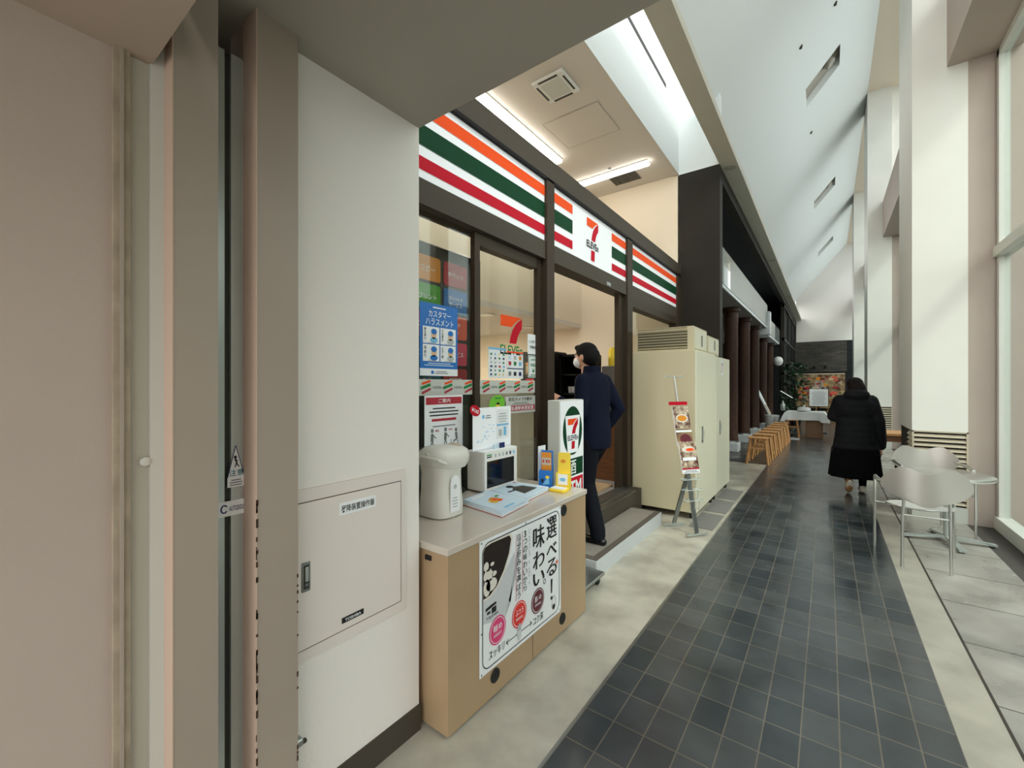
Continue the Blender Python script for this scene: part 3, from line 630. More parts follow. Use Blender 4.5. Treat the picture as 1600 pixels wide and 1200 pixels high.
def P7(b): b.box(0, .42, 0, .14, -.001, 0, 'panel_light'); b.frame(0, 0, .42, .14, .003, 'ink_grey', .0015); b.text('防犯カメラ作動中', .05, .098, .32, .03, 'ink', .002, .005); b.bars(.08, .068, .26, .024, 2, 'ink_grey', .002); b.rect(.012, .022, .396, .042, 'crimson', .002); b.text('緊急通報装置設置', .03, .027, .36, .032, 'paper', .003)
sign('camera_notice', 'grey and red security camera notice below the window band', 'notice', FX(XG+.004, 2.575, 1.272), P7)
def P8(b): b.ell(.1, .075, .1, .078, 'lime', 0); b.ell(.1, .06, .03, .024, 'yellow', .002); b.ell(.1, .09, .02, .008, 'ink', .003); b.bars(.05, .12, .1, .02, 1, 'logo_green', .002)
sign('round_sticker', 'round lime green sticker behind the white board on the glass', 'sticker', FX(XG+.004, 2.39, 1.27), P8)
def P9(b):
    W, H = .325, .33; b.box(0, W, 0, H, -.002, 0, 'paper'); b.rect(.01, H-.055, W-.02, .043, 'crimson', .001); b.text('ご案内', .11, H-.046, .1, .026, 'paper', .002, .02)
    b.bars(.03, .2, .26, .062, 3, 'ink', .001, fill=.38); b.bars(.02, .166, .28, .028, 1, 'crimson', .001, fill=.55); b.bars(.03, .135, .26, .016, 1, 'ink_grey', .001)
    for x, sgn in ((.06,1),(.17,1)):
        b.ell(x, .118, .012, .013, 'ink_grey'); b.line(x, .1, x-.002, .055, .022, 'ink_grey'); b.line(x, .06, x-.02, .008, .008, 'ink_grey'); b.line(x, .06, x+.018, .008, .008, 'ink_grey'); b.line(x+.004, .095, x+.03, .07, .007, 'ink_grey')
    b.rect(x+.02, .02, .06, .005, 'ink_grey'); b.rect(.216, .005, .005, .05, 'ink_grey')
    b.ell(.262, .11, .011, .012, 'ink_grey'); b.line(.262, .095, .27, .05, .02, 'ink_grey'); b.line(.27, .048, .24, .042, .01, 'ink_grey'); b.line(.24, .042, .238, .01, .008, 'ink_grey'); b.line(.275, .046, .285, .006, .007, 'ink_grey')
    b.text('8%', .085, .11, .03, .012, 'crimson', .002); b.text('10%', .195, .11, .035, .012, 'crimson', .002)
sign('guide_poster', 'white poster with red heading and grey pictogram people above the hot water pot', 'poster', FX(-1.9, 1.708, 1.105), P9)
# ---------------------------------------------------------------- inside of the shop
cs = thing('tile_display', (-2.2, 2.12, .28), 'dark service display with coloured rounded tiles behind the left window', 'display')
MB().box(-2.45, -2.16, 1.6, 2.52, .28, 2.46, 'dark_display', .01).build('cabinet', cs)
T = [('amber','コピー'),('crimson','チケット'),('leaf_green','プリント'),('blue','プリペイド\nサービス'),('rose','スキャン'),('salmon','タッチ\nなし'),('navy_ink','ファクス'),('rose','サービス'),('teal','払込'),('crimson','証明書')]
for i, (c, s_) in enumerate(T):
    b = MB(FX(-2.158, 1.845+.268*(i % 2), 2.2-.188*(i//2))); r_ = .018; pts = []
    for cx2, cy2, a0 in ((.238-r_, r_, -PI/2),(.238-r_, .165-r_, 0),(r_, .165-r_, PI/2),(r_, r_, PI)):
        pts += [(cx2+r_*math.cos(a0+j*PI/8), cy2+r_*math.sin(a0+j*PI/8)) for j in range(5)]
    b.prism(pts, 0, .003, c)
    if '\n' in s_:
        a1, a2 = s_.split('\n'); b.text(a1, .05, .088, .14, .03, 'paper', .004, .01, True); b.text(a2, .05, .045, .14, .03, 'paper', .004, .01, True)
    else: b.text(s_, .04, .06, .16, .04, 'paper', .004, .01, True)
    b.build('tile', cs)
# shelf units
def shelf(name, label, x0, x1, y0, y1, z1, m, cat='shelf'):
    t = thing(name, ((x0+x1)/2, (y0+y1)/2, .28), label, cat)
    MB().box(x0, x1, y1-.03, y1, .28, z1, m).box(x0, x0+.02, y0, y1, .28, z1, m).box(x1-.03, x1, y0, y1, .28, z1, m).box(x0, x1, y0, y1, z1-.03, z1, m).build('carcass', t)
    for k in range(5): MB().box(x0+.03, x1-.03, y0, y1-.03, .5+k*(z1-.7)/4.4, .52+k*(z1-.7)/4.4, m).build('shelf', t)
    return t
t = shelf('drink_shelf', 'black open shelf unit with cups inside the doorway, left of the man', -3.25, -2.8, 5.6, 6.1, 1.95, 'black')
for k in range(6):
    for j in range(3):
        MB().lathe(-3.15+k*.058, 5.75, [(.025,.5+(j+1)*.284+.025),(.033,.5+(j+1)*.284+.12)], 'paper', 12).build('paper_cup', label='small white cup on the black shelf inside the shop', cat='cup', group='cups on the black shop shelf')
cm = thing('coffee_machine', (-3.5, 5.6, .28), 'black coffee machine with lit picture panel inside the doorway', 'coffee machine')
MB().box(-3.8, -3.28, 5.35, 5.9, .28, 2.0, 'black', .02).build('body', cm)
b = MB(FY(-3.74, 5.345, 1.35)); b.rect(0, 0, .4, .5, 'dark_display'); b.rect(.05, .3, .3, .14, 'food', .002); b.rect(.05, .08, .3, .16, 'crimson', .002); b.ell(.2, .16, .08, .06, 'cream', .003); b.rect(.05, .45, .3, .03, 'amber', .002); b.build('picture_panel', cm)
gc = thing('grey_cabinet', (-2.5, 6.4, .28), 'grey cabinet inside the shop to the right of the man', 'cabinet')
MB().box(-2.75, -2.1, 6.0, 6.6, .28, 1.78, 'slab_under', .01).build('body', gc)
MB().lathe(-2.62, 6.1, [(.06,1.78),(.06,2.0),(.03,2.06)], 'yellow').build('yellow_bottle', label='yellow bottle-like container on the grey shop cabinet', cat='container')
MB().box(-2.4, -2.3, 6.1, 6.2, 1.78, 1.92, 'green').build('green_carton', label='small dark green carton on the grey shop cabinet', cat='carton')
wc = thing('wooden_counter', (-2.4, 5.3, .28), 'brown wooden counter end just inside the doorway', 'counter')
MB().box(-2.75, -2.1, 5.1, 5.7, .28, 1.1, 'brown_wood').build('body', wc); MB().box(-2.78, -2.07, 5.07, 5.73, 1.1, 1.13, 'dark_frame').build('top', wc)
MB().box(-2.6, -2.08, 4.2, 4.85, .281, .30, 'cabinet_tan').build('door_mat', label='tan mat on the shop floor inside the threshold', cat='mat')
rk = shelf('goods_shelf', 'beige goods shelf dimly seen behind the window with the logo', -3.6, -3.1, 2.3, 4.8, 1.5, 'louvre')
R = random.Random(9)
# ceiling fittings
def tubelight(name, label, a, b_, wd=.09):
    a = Vector(a); b_ = Vector(b_); t = thing(name, (a+b_)/2, label, 'ceiling light', 'tube lights on the shop ceiling')
    MB().bar(a+Vector((0,0,-.012)), b_+Vector((0,0,-.012)), wd+.02, .024, 'white_plastic').build('housing', t)
    MB().bar(a+Vector((0,0,-.045)), b_+Vector((0,0,-.045)), wd, .045, 'tube').build('tube', t)
tubelight('tube_light', 'glowing tube light running away along the shop ceiling', (-3.24,3.4,4.9), (-3.26,5.6,4.9), .1)
tubelight('tube_light', 'glowing tube light running across the shop ceiling near the end wall', (-3.6,6.45,4.9), (-2.18,6.42,4.9))
b = MB().box(-2.66, -2.3, 4.0, 4.4, 4.86, 4.9, 'white_plastic', .015).box(-2.6, -2.36, 4.0+.06, 4.34, 4.85, 4.86, 'nook_ceiling').box(-2.62, -2.34, 4.015, 4.03, 4.853, 4.862, 'groove').box(-2.325, -2.31, 4.06, 4.34, 4.853, 4.862, 'groove')
ac = thing('ceiling_air_unit', (-2.48, 4.2, 4.86), 'square white air conditioning cassette on the shop ceiling', 'air conditioner')
MB().box(-2.68, -2.28, 3.98, 4.4, 4.86, 4.9, 'white_plastic', .015).build('body', ac)
MB().box(-2.6, -2.36, 4.06, 4.32, 4.85, 4.86, 'panel_light').build('grille', ac)
for bx in ((-2.6,-2.36,4.0,4.025),(-2.6,-2.36,4.355,4.38),(-2.32,-2.3,4.06,4.32),(-2.66,-2.64,4.06,4.32)): MB().box(*bx, 4.855, 4.862, 'groove').build('outlet', ac)
b = MB().box(-2.98, -2.22, 4.72, 5.4, 4.889, 4.8925, 'nook_ceiling'); b.M = Matrix.Translation((0,0,4.888)) @ Matrix(((1,0,0,0),(0,-1,0,0),(0,0,-1,0),(0,0,0,1)))
b.frame(-2.99, -5.41, .78, .7, .008, 'soffit', .001); b.build('ceiling_hatch', label='large faint rectangular hatch in the shop ceiling between the tube lights', cat='hatch')
gv = thing('ceiling_vent', (-2.65, 6.72, 4.88), 'dark rectangular vent grille beside the cross tube light', 'vent')
MB().box(-2.9, -2.45, 6.55, 6.9, 4.885, 4.9, 'soffit').build('frame', gv)
b = MB()
for k in range(12): b.box(-2.88+k*.036, -2.86+k*.036, 6.57, 6.88, 4.875, 4.886, 'groove')
b.build('slats', gv)
MB().box(-3.45, -3.3, 3.35, 3.45, 4.87, 4.9, 'groove', .005).build('ceiling_sensor', label='small dark grille at the near end of the first tube light', cat='fitting')
MB().lathe(-2.75, 6.3, [(.025,4.885),(.03,4.9)], 'groove', 12).build('sprinkler', label='tiny dark sprinkler on the shop ceiling near the cross tube light', cat='sprinkler')
for k, (x, y) in enumerate(((-4.1,4.9),(-4.6,3.2),(-4.4,6.4),(-3.98,2.0))):
    t = thing('downlight', (x, y, 2.54), 'round lit downlight in the low shop ceiling', 'downlight', 'downlights in the low shop ceiling')
    MB().lathe(x, y, [(.1,2.54),(.11,2.552)], 'down', 20).build('lens', t); MB().lathe(x, y, [(.11,2.535),(.125,2.535),(.125,2.552),(.11,2.552)], 'white_plastic', 20).build('ring', t)
for x, y, z in ((-5.2, 2.5, 2.5), (-5.2, 5, 2.5), (-2.9, 2.3, 4.85), (-2.75, 4.9, 4.85)):
    ld = bpy.data.lights.new('shop_fill', 'AREA'); ld.shape = 'RECTANGLE'; ld.size = 1.2; ld.size_y = .15; ld.energy = 90 if z < 3 else 12; ld.color = (1, .95, .86)  # added fill lights without fixtures, to brighten the shop interior
    lo = bpy.data.objects.new('shop_fill', ld); COL.objects.link(lo); lo.location = (x, y, z)
for k, (y, l) in enumerate(((7.35,'nearest'),(13.5,'middle'),(19.5,'farthest'))):
    MB().lathe(-1.21, y, [(.08,4.862),(.085,4.872)], 'soffit', 20).build('beam_downlight', label='%s round grey disc in the pale beam above the dark portal' % l, cat='ceiling fitting')  # the round downlights of the beam, modelled as unlit discs
for k, (x, y, l) in enumerate(((-.36,8.6,'lower left, nearest the camera'),(-.3,11.8,'just past the large recess'),(.1,8.7,'high up near the camera'))):
    MB().lathe(x, y, [(.022,roof_z(x)-.03),(.03,roof_z(x)+.02)], 'groove', 10).build('sprinkler', label='tiny sprinkler on the sloping white ceiling, '+l, cat='sprinkler')
for k, (a, b_) in enumerate(holes[1:3]):
    MB(Matrix.Translation((.03, (a+b_)/2, roof_z(.03)+.1)) @ Matrix.Rotation(-math.atan(1.2), 4, 'Y')).lathe(0, 0, [(.09,-.04),(.1,-.02),(.1,.02),(.06,.05)], 'soffit', 20).build('recessed_spotlight', label=('grey round lamp in the nearest slot of the sloping ceiling','grey round lamp in the second slot of the sloping ceiling')[k], cat='spotlight')
# ---------------------------------------------------------------- counter and what stands on it
ct = thing('counter_cabinet', (-1.52, 1.92, 0), 'tan front counter cabinet carrying the coffee poster', 'cabinet')
MB().box(-1.745, -1.285, 1.285, 2.555, .012, .776, 'cabinet_tan').box(-1.284, -1.2835, 1.925, 1.928, .012, .776, 'groove').build('body', ct)
for y, z in ((1.6,.105),(2.262,.74),(2.246,.093)): MB(FX(-1.2845, y, z)).lathe(0, 0, [(.033,0),(.033,.005),(.026,.007),(.02,.004),(.004,.004)], 'rubber', 24).build('round_foot', ct)
MB().box(-1.42, -1.385, 1.278, 1.286, .735, .755, 'rubber').build('side_catch', ct)
MB().box(-1.892, -1.278, 1.275, 2.565, .777, .81, 'worktop', .004).build('worktop', label='pale glossy stone-look worktop on the tan counter', cat='worktop')
def PC(b):
    W, H = .74, .63; nx = 24
    for i in range(nx):      # the sheet bows a little away from the cabinet
        x0 = W*i/nx; x1 = W*(i+1)/nx
        b.box(x0, x1, 0, H, -.002, 0, 'paper')
    r_ = .05; pts = []
    for cx2, cy2, a0 in ((W-.02-r_, .02+r_, -PI/2),(W-.02-r_, H-.02-r_, 0),(.02+r_, H-.02-r_, PI/2),(.02+r_, .02+r_, PI)):
        pts += [(cx2+r_*math.cos(a0+j*PI/12), cy2+r_*math.sin(a0+j*PI/12)) for j in range(7)]
    n_ = len(pts)
    for i in range(n_): b.line(*pts[i], *pts[(i+1) % n_], .005, 'ink', .0012)
    L_ = .0245
    b.poly([(L_,.42),(L_,.24),(.19,.20),(.235,.26),(.30,.43),(.325,.56),(.30,.6),(.2,.605)], 'paper', .0012)
    b.poly([(L_,.42),(L_,.24),(.19,.20),(.235,.26),(.262,.34),(.29,.43),(.27,.5),(.2,.44),(.1,.38)], 'cup', .0014); b.poly([(.235,.26),(.30,.43),(.325,.56),(.312,.56),(.27,.42),(.22,.27)], 'cup_shade', .0016); b.poly([(.19,.2),(.235,.26),(.25,.34),(.205,.24)], 'cup_shade', .0016)
    b.poly([(L_,.575),(L_,.345),(.07,.345),(.13,.37),(.19,.43),(.235,.51),(.255,.58),(.235,.606),(.07,.607),(.035,.597)], 'cream', .0018)
    b.poly([(L_,.57),(L_,.355),(.07,.357),(.125,.382),(.18,.44),(.222,.51),(.24,.575),(.225,.597),(.08,.6),(.035,.592)], 'coffee', .0019)
    for ex, ey, ea, eb in ((.05,.40,.025,.04),(.085,.405,.04,.03),(.06,.455,.034,.03),(.105,.45,.018,.012),(.045,.5,.018,.022),(.09,.50,.014,.009)): b.ell(ex, ey, ea, eb, 'cream', .0022)
    for ex, ey, ea, eb in ((.075,.43,.012,.005),(.1,.475,.02,.006),(.06,.48,.014,.005)): b.ell(ex, ey, ea, eb, 'coffee', .0024)
    b.poly([(.04,.29),(.12,.30),(.12,.312),(.075,.31),(.04,.305)], 'ink', .0022); b.rect(.05, .272, .025, .012, 'ink', .0022); b.rect(.085, .265, .035, .028, 'ink', .0022); b.text('7-ELEVEN', .045, .248, .09, .012, 'ink', .0022)
    for (cx2, cy2, c, t1, t2) in ((.131,.168,'pink','軽め','LIGHT'),(.311,.166,'tomato','ふつう','REGULAR'),(.486,.165,'maroon','濃いめ','STRONG')):
        b.ell(cx2, cy2, .064, .068, c, .0024); b.ring(cx2, cy2, .057, .061, .003, 'paper', .0028)
        b.text(t1, cx2-.034, cy2-.002, .068, .032, 'paper', .003, .03); b.text(t2, cx2-.03, cy2-.026, .06, .013, 'paper', .003)
    b.text('スッキリ', .065, .05, .12, .042, 'ink', .002, .01); b.text('コク深', .44, .045, .10, .042, 'ink', .002, .01)
    b.line(.20, .07, .29, .07, .004, 'ink', .002); b.line(.20,.07,.216,.084,.004,'ink',.002); b.line(.20,.07,.216,.056,.004,'ink',.002)
    b.line(.325, .07, .425, .07, .004, 'ink', .002); b.line(.425,.07,.409,.084,.004,'ink',.002); b.line(.425,.07,.409,.056,.004,'ink',.002)
    b.ell(.31, .075, .018, .045, 'cup', .0032, 16); b.ell(.31, .1, .014, .02, 'cup_shade', .0034, 14)
    def big(t, x, w_, zs):
        for ch_, (z0_, z1_) in zip(t, zs): b.text(ch_, x, z0_, w_, z1_-z0_, 'ink', .0018, .0)
    big('選べる', .578, .108, ((.465,.59),(.365,.435),(.25,.345))); b.text('！', .62, .11, .022, .12, 'ink', .0018, 0)
    big('味わい', .44, .112, ((.45,.575),(.34,.435),(.25,.32))); b.ring(.555, .245, .013, .015, .004, 'ink', .0018)
    for ox in (.0018, -.0018, .0036):
        for t, x, w_, zs in (('選べる', .578, .108, ((.465,.59),(.365,.435),(.25,.345))), ('味わい', .44, .112, ((.45,.575),(.34,.435),(.25,.32)))):
            for ch_, (z0_, z1_) in zip(t, zs): b.text(ch_, x+ox, z0_+abs(ox)*.4, w_, z1_-z0_, 'ink', .0019+ox*.01, .0)
    b.vtext('3つの味わいから', .345, .265, .038, .32, 'ink', .0018, .02); b.vtext('自分好みを選ぼう', .288, .245, .038, .34, 'ink', .0018, .02)
    b.rect(.338, .265, .003, .32, 'red', .0018); b.rect(.281, .245, .003, .34, 'red', .0018)
    b.vtext('いつものホットコーヒーが変わった', .396, .285, .015, .30, 'ink_grey', .0018, 0)
    b.ring(.685, .30, .02, .03, .002, 'ink_light', .003); b.ell(.69, .31, .01, .009, 'orange', .003); b.ring(.655, .085, .02, .04, .003, 'ink_grey', .002); b.ell(.655, .062, .014, .015, 'ink', .002)
    for x, y in ((.012,.012),(.728,.012),(.012,.618),(.728,.618),(.37,.62),(.012,.2)): b.ell(x, y, .005, .005, 'ink_grey', .002, 10)
sign('coffee_poster', 'large white coffee poster with cup photo and bold black lettering on the counter front', 'poster', FX(-1.2805, 1.483, .15), PC)
# hot water pot
pt = thing('hot_water_pot', (-1.66, 1.61, .81), 'cream electric hot water pot at the near end of the counter', 'hot water pot')
MB().lathe(-1.66, 1.61, [(.088,.81),(.1,.816),(.1,.87),(.094,.95),(.092,1.04),(.1,1.09)], 'pot_plastic', 40, 1, 1.0, 3.2).build('body', pt)
MB().lathe(-1.66, 1.63, [(.098,1.06),(.112,1.085),(.116,1.12),(.108,1.15),(.085,1.168),(.03,1.176)], 'pot_plastic', 40, 1, 1.12, 3).build('lid', pt)
MB().tube([(-1.66,1.54,1.125),(-1.66,1.5,1.13)], .02, 'pot_plastic').tube([(-1.77,1.53,1.1),(-1.775,1.49,1.12),(-1.66,1.482,1.13),(-1.55,1.49,1.12),(-1.545,1.53,1.1)], .009, 'pot_plastic').build('handle', pt)
b = MB().lathe(-1.645, 1.69, [(.045,1.164),(.05,1.172),(.03,1.18),(.005,1.182)], 'louvre', 24, 1, .6); b.build('button', pt)
b = MB(FX(-1.5575, 1.575, .84)); b.poly([(0,0),(.07,0),(.07,.15),(.06,.18),(.035,.192),(.01,.18),(0,.15)], 'paper', 0); b.bars(.012, .02, .045, .06, 4, 'ink_light', .0006); b.ell(.035, .13, .012, .012, 'ink_light', .0006); b.M = b.M @ Matrix.Translation((0,0,.0)); b.build('label_strip', pt)
b = MB(Matrix.Translation((-1.66, 1.712, .83)) @ Matrix.Rotation(-PI/2, 4, 'X') @ Matrix.Scale(-1, 4, (0,1,0))); b.box(-.02, .02, 0, .2, -.006, .002, 'clear_plastic'); b.build('level_gauge', pt)
# microwave
mw = thing('microwave_oven', (-1.82, 2.23, .81), 'small white microwave oven with black door on the counter', 'microwave')
MB().box(-1.888, -1.745, 2.06, 2.41, .82, 1.075, 'white_plastic', .006).build('body', mw)
b = MB(FX(-1.745, 2.06, .81)); b.box(.0, .35, .01, .265, 0, .008, 'white_plastic', .003); b.rect(.022, .03, .29, .17, 'black_gloss', .009)
b.rect(.02, .235, .05, .008, 'logo_green', .009); b.rect(.02, .222, .05, .008, 'ink', .009)
for k, c in enumerate(('ink_light','ink_light','ink_light','ink_grey','navy_ink','sky_blue')): b.rect(.1+.04*k, .218, .018, .022, c, .009)
b.build('door', mw)
for x in (-1.88, -1.77):
    for y in (2.08, 2.38): MB().box(x, x+.015, y, y+.015, .81, .82, 'rubber').build('foot', mw)
b = MB(FX(-1.80, 2.02, 1.075)); b.box(0, .40, 0, .275, -.004, 0, 'acrylic_white'); b.box(0, .4, 0, .006, -.04, 0, 'acrylic_white'); b.rect(.235, .055, .14, .20, 'paper', .001); b.rect(.24, .145, .13, .012, 'sky_blue', .002); b.bars(.255, .165, .1, .07, 4, 'ink_light', .002); b.rect(.262, .075, .035, .045, 'ink_light', .002)
b.rect(.315, .075, .03, .06, 'sky_blue', .002); b.ell(.1, .215, .012, .014, 'sky_blue', .002); b.bars(.12, .2, .06, .028, 2, 'ink_grey', .002); R = random.Random(2)
for k in range(16): b.rect(.03+R.uniform(0,.17), .05+R.uniform(0,.11), .02, .003, 'sky_blue', .002)
b.build('display_board', label='white display board with pale blue marks standing on the microwave', cat='display board')
b = MB(FX(-1.796, 2.035, 1.335) @ Matrix.Rotation(-.35, 4, 'Z')); b.prism([(.05*math.cos(2*PI*k/24), .034*math.sin(2*PI*k/24)) for k in range(24)], 0, .002, 'red'); b.text('¥165', -.035, -.012, .07, .024, 'paper', .003, .03); b.build('price_tag', label='red oval ¥165 tag on the corner of the white display board', cat='price tag')
MB(FX(-1.765, 2.19, 1.075)).box(0, .045, 0, .03, -.012, 0, 'blue_pale').build('small_card', label='pale card standing on the microwave, left of the navy one', cat='card')
MB(FX(-1.765, 2.26, 1.075)).box(0, .045, 0, .034, -.012, 0, 'navy_ink').build('small_card', label='navy blue card standing on the microwave beside the pale one', cat='card')
MB().tube([(-1.87,2.02,.825),(-1.86,1.98,.82),(-1.82,1.93,.82),(-1.84,1.86,.83),(-1.8,1.84,.82)], .009, 'rubber').tube([(-1.87,2.0,.84),(-1.83,1.9,.85),(-1.86,1.85,.83)], .008, 'rubber').build('power_cable', label='black coiled cable between the pot and the microwave', cat='cable')
def magazines(name, label, q, z0, n_, fn):
    t = thing(name, (sum(p[0] for p in q)/4, sum(p[1] for p in q)/4, z0), label, 'magazines')
    for k in range(n_):
        d_ = .004*math.sin(k*2.1)
        MB().prism([(p[0]+d_, p[1]-d_) for p in q], z0+k*.0045, z0+k*.0045+.004, 'paper' if k % 2 else 'crimson' if k < n_-1 and k % 3 == 0 else 'blue_pale').build('copy', t)
    o = Vector((*q[0], 0)); ex = Vector((q[3][0]-q[0][0], q[3][1]-q[0][1], 0)); ey = Vector((q[0][0]-q[1][0], q[0][1]-q[1][1], 0))
    ex_ = ex.normalized(); ey_ = ey.normalized(); o = Vector((*q[1], z0+n_*.0045))
    M_ = Matrix(((ex_.x, ey_.x, 0, o.x),(ex_.y, ey_.y, 0, o.y),(0,0,1,o.z),(0,0,0,1))); b = MB(M_); fn(b, ex.length, ey.length); b.build('cover', t)
def C1(b, W, H):
    b.rect(.0, 0, W, H, 'blue_pale', .0005); b.bars(.02, H-.065, .16, .045, 1, 'paper', .001, fill=.6)
    R = random.Random(3)
    for k in range(14): b.ell(W*.45+R.uniform(-.05,.05), H*.5+R.uniform(-.035,.035), .018, .015, R.choice(['amber','orange','yellow','amber']), .001+k*.0001, 12)
    b.ell(W*.75, H*.62, .02, .012, 'leaf_green', .002); b.rect(.06, .02, .1, .02, 'sky_blue', .001)
def C2(b, W, H):
    b.rect(0, 0, W, H, 'blue_pale', .0005); b.poly([(W*.25,.05),(W*.85,.05),(W*.8,H*.6),(W*.55,H*.72),(W*.35,H*.6)], 'groove', .001); b.ell(W*.5, H*.78, .03, .028, 'ink', .0015)
    b.line(W*.1, H*.55, W*.5, H*.5, .02, 'ink', .0012); b.ell(W*.9, H*.9, .015, .012, 'crimson', .001)
magazines('magazine_stack', 'stack of pale blue magazines with food cover nearest the counter front', [(-1.68,1.8),(-1.358,1.75),(-1.392,2.045),(-1.70,2.055)], .81, 7, C1)
magazines('magazine_stack', 'stack of pale blue papers with a dark figure on the cover, farther along the counter', [(-1.70,2.075),(-1.425,2.06),(-1.455,2.37),(-1.73,2.36)], .81, 6, C2)
def holder(name, label, x, y, m1, m2, a, hh, fn):
    M_ = Matrix.Translation((x, y, .81)) @ Matrix.Rotation(a, 4, 'Z') @ Matrix(((1,0,0,0),(0,0,-1,0),(0,1,0,0),(0,0,0,1)))
    t = thing(name, (x, y, .81), label, 'leaflet holder')
    b = MB(M_); b.prism([(-.045,0),(.045,0),(.038,hh),(-.038,hh)], -.045, -.02, m1); b.box(-.045, .045, 0, .012, -.02, .035, m2); b.box(-.045, .045, 0, hh*.45, -.02, .012, m2); b.build('box', t)
    b = MB(M_); fn(b); b.build('leaflet', t)
def L1(b): b.box(-.034, .034, .05, .235, -.018, -.012, 'amber'); b.rect(-.03, .15, .06, .05, 'louvre', -.0115); b.text('10', -.024, .165, .048, .022, 'red', -.011, .02); b.rect(-.04, .01, .08, .11, 'blue', .013); b.poly([(-.02,.02),(.03,.03),(.02,.08)], 'sky_blue', .014); b.ell(.015, .075, .014, .01, 'yellow', .015); b.ell(-.02, .05, .01, .014, 'ink', .015)
def L2(b): b.rect(-.03, .14, .06, .09, 'yellow', -.019); b.rect(-.032, .03, .064, .07, 'paper', .013); b.ell(0, .065, .02, .012, 'sky_blue', .014); b.ell(-.005, .18, .018, .012, 'amber', -.018)
holder('leaflet_holder', 'blue leaflet holder with a blue cap at the far end of the counter', -1.515, 2.43, 'blue', 'blue', -.95+PI/2-.35, .245, L1)
holder('leaflet_holder', 'yellow leaflet holder beside the blue one at the counter end', -1.405, 2.47, 'yellow', 'yellow', -.95+PI/2-.35, .235, L2)
MB().box(-1.45, -1.34, 2.36, 2.43, .81, .832, 'yellow', .005).box(-1.44, -1.35, 2.365, 2.425, .832, .836, 'paper').build('card_tray', label='shallow yellow tray of cards in front of the yellow leaflet holder', cat='tray')
b = MB(FX(-1.58, 2.44, .81)); b.box(0, .09, 0, .27, -.004, 0, 'paper'); b.bars(.01, .22, .06, .03, 2, 'ink_light', .001); b.build('white_card', label='white card standing behind the blue leaflet holder', cat='card')
b = MB(FX(-1.72, 2.43, .813)); b.box(0, .2, 0, .3, -.004, 0, 'clear_plastic'); b.build('acrylic_stand', label='clear acrylic panel beside the microwave', cat='panel')
# wheeled base and light box sign
bs = thing('sign_trolley', (-1.55, 2.8, 0), 'low grey wheeled plate under the standing shop sign', 'trolley')
MB().box(-1.748, -1.35, 2.6, 3.005, .065, .09, 'steel_dull', .004).build('plate', bs)
for x, y in ((-1.39,2.96),(-1.7,2.96),(-1.7,2.65),(-1.39,2.65)):
    MB(Matrix.Translation((x, y, .028)) @ Matrix.Rotation(PI/2, 4, 'Y')).lathe(0, 0, [(.022,-.012),(.028,-.008),(.028,.008),(.022,.012)], 'rubber', 18).box(-.04, -.01, -.008, .008, -.014, .014, 'steel_dull').build('caster', bs)
sb = thing('standing_sign', (-1.66, 2.95, .09), 'white standing shop sign box with the oval 7 logo beside the doorway', 'sign')
MB().box(-1.71, -1.602, 2.765, 3.15, .16, 1.382, 'panel_light', .006).box(-1.70, -1.6, 2.77, 2.99, .09, .16, 'dark_frame').build('case', sb)
b = MB(FX(-1.6, 2.772, .17)); b.box(0, .372, 0, 1.205, -.002, 0, 'acrylic_white')
b.ell(.19, .972, .155, .19, 'green', .001); b.poly([(.07,1.09),(.31,1.09),(.272,.80),(.108,.80)], 'acrylic_white', .0018); b.poly([(.103,.81),(.108,.80),(.272,.80),(.277,.81)], 'green', .0016)
seven(b, .105, .83, .235, .0026, .17)
b.rect(.01, .62, .35, .135, 'green', .001); b.text('酒', .125, .63, .12, .115, 'paper', .002, .02, True); b.rect(.01, .44, .35, .165, 'red', .001); b.text('ATM', .05, .46, .28, .12, 'paper', .002, .03)
b.build('printed_face', sb)
# entrance step
ep = thing('entrance_step', (-1.68, 3.8, 0), 'low granite step with grey mat in front of the open doorway', 'step')
MB().box(-1.755, -1.432, 3.03, 4.63, 0, .135, 'granite').build('block', ep)
MB().box(-1.752, -1.436, 3.04, 4.62, .135, .14, 'mat_edge').build('nosing', ep); MB().box(-1.745, -1.49, 3.1, 4.57, .14, .144, 'mat_grey').build('mat', ep)
# cream cabinets
def cab(y0, y1, lab, zt, stk):
    t = thing('steel_locker', (-1.53, (y0+y1)/2, 0), lab, 'cabinet')
    MB().box(-1.885, -1.18, y0, y1, .075, zt, 'cream_shaded', .004).build('body', t)
    MB().box(-1.182, -1.16, y0+.0, y1-.004, .08, zt-.005, 'cream_steel', .005).build('door', t)
    for x in (-1.84, -1.25):
        for y in (y0+.06, y1-.12): MB().box(x, x+.06, y, y+.06, 0, .08, 'rubber').build('foot', t)
    b = MB(FX(-1.16, y0+.245, .83)); b.box(0, .06, 0, .19, 0, .004, 'steel_dull', .002); b.box(.022, .04, .03, .15, .004, .018, 'chrome', .004); b.build('handle', t)
    if stk: b = MB(FX(-1.16, y1-.62, 1.63)); b.box(0, .13, 0, .2, 0, .001, 'paper'); b.line(.03, .03, .09, .17, .03, 'crimson', .002); b.bars(.02, .13, .09, .04, 2, 'ink', .002); b.build('sticker', t)
cab(4.985, 5.972, 'tall cream steel cabinet nearest the camera beside the doorway step', 1.885, 0)
cab(5.985, 6.955, 'tall cream steel cabinet with a small sticker, behind the nearer one', 1.87, 1)
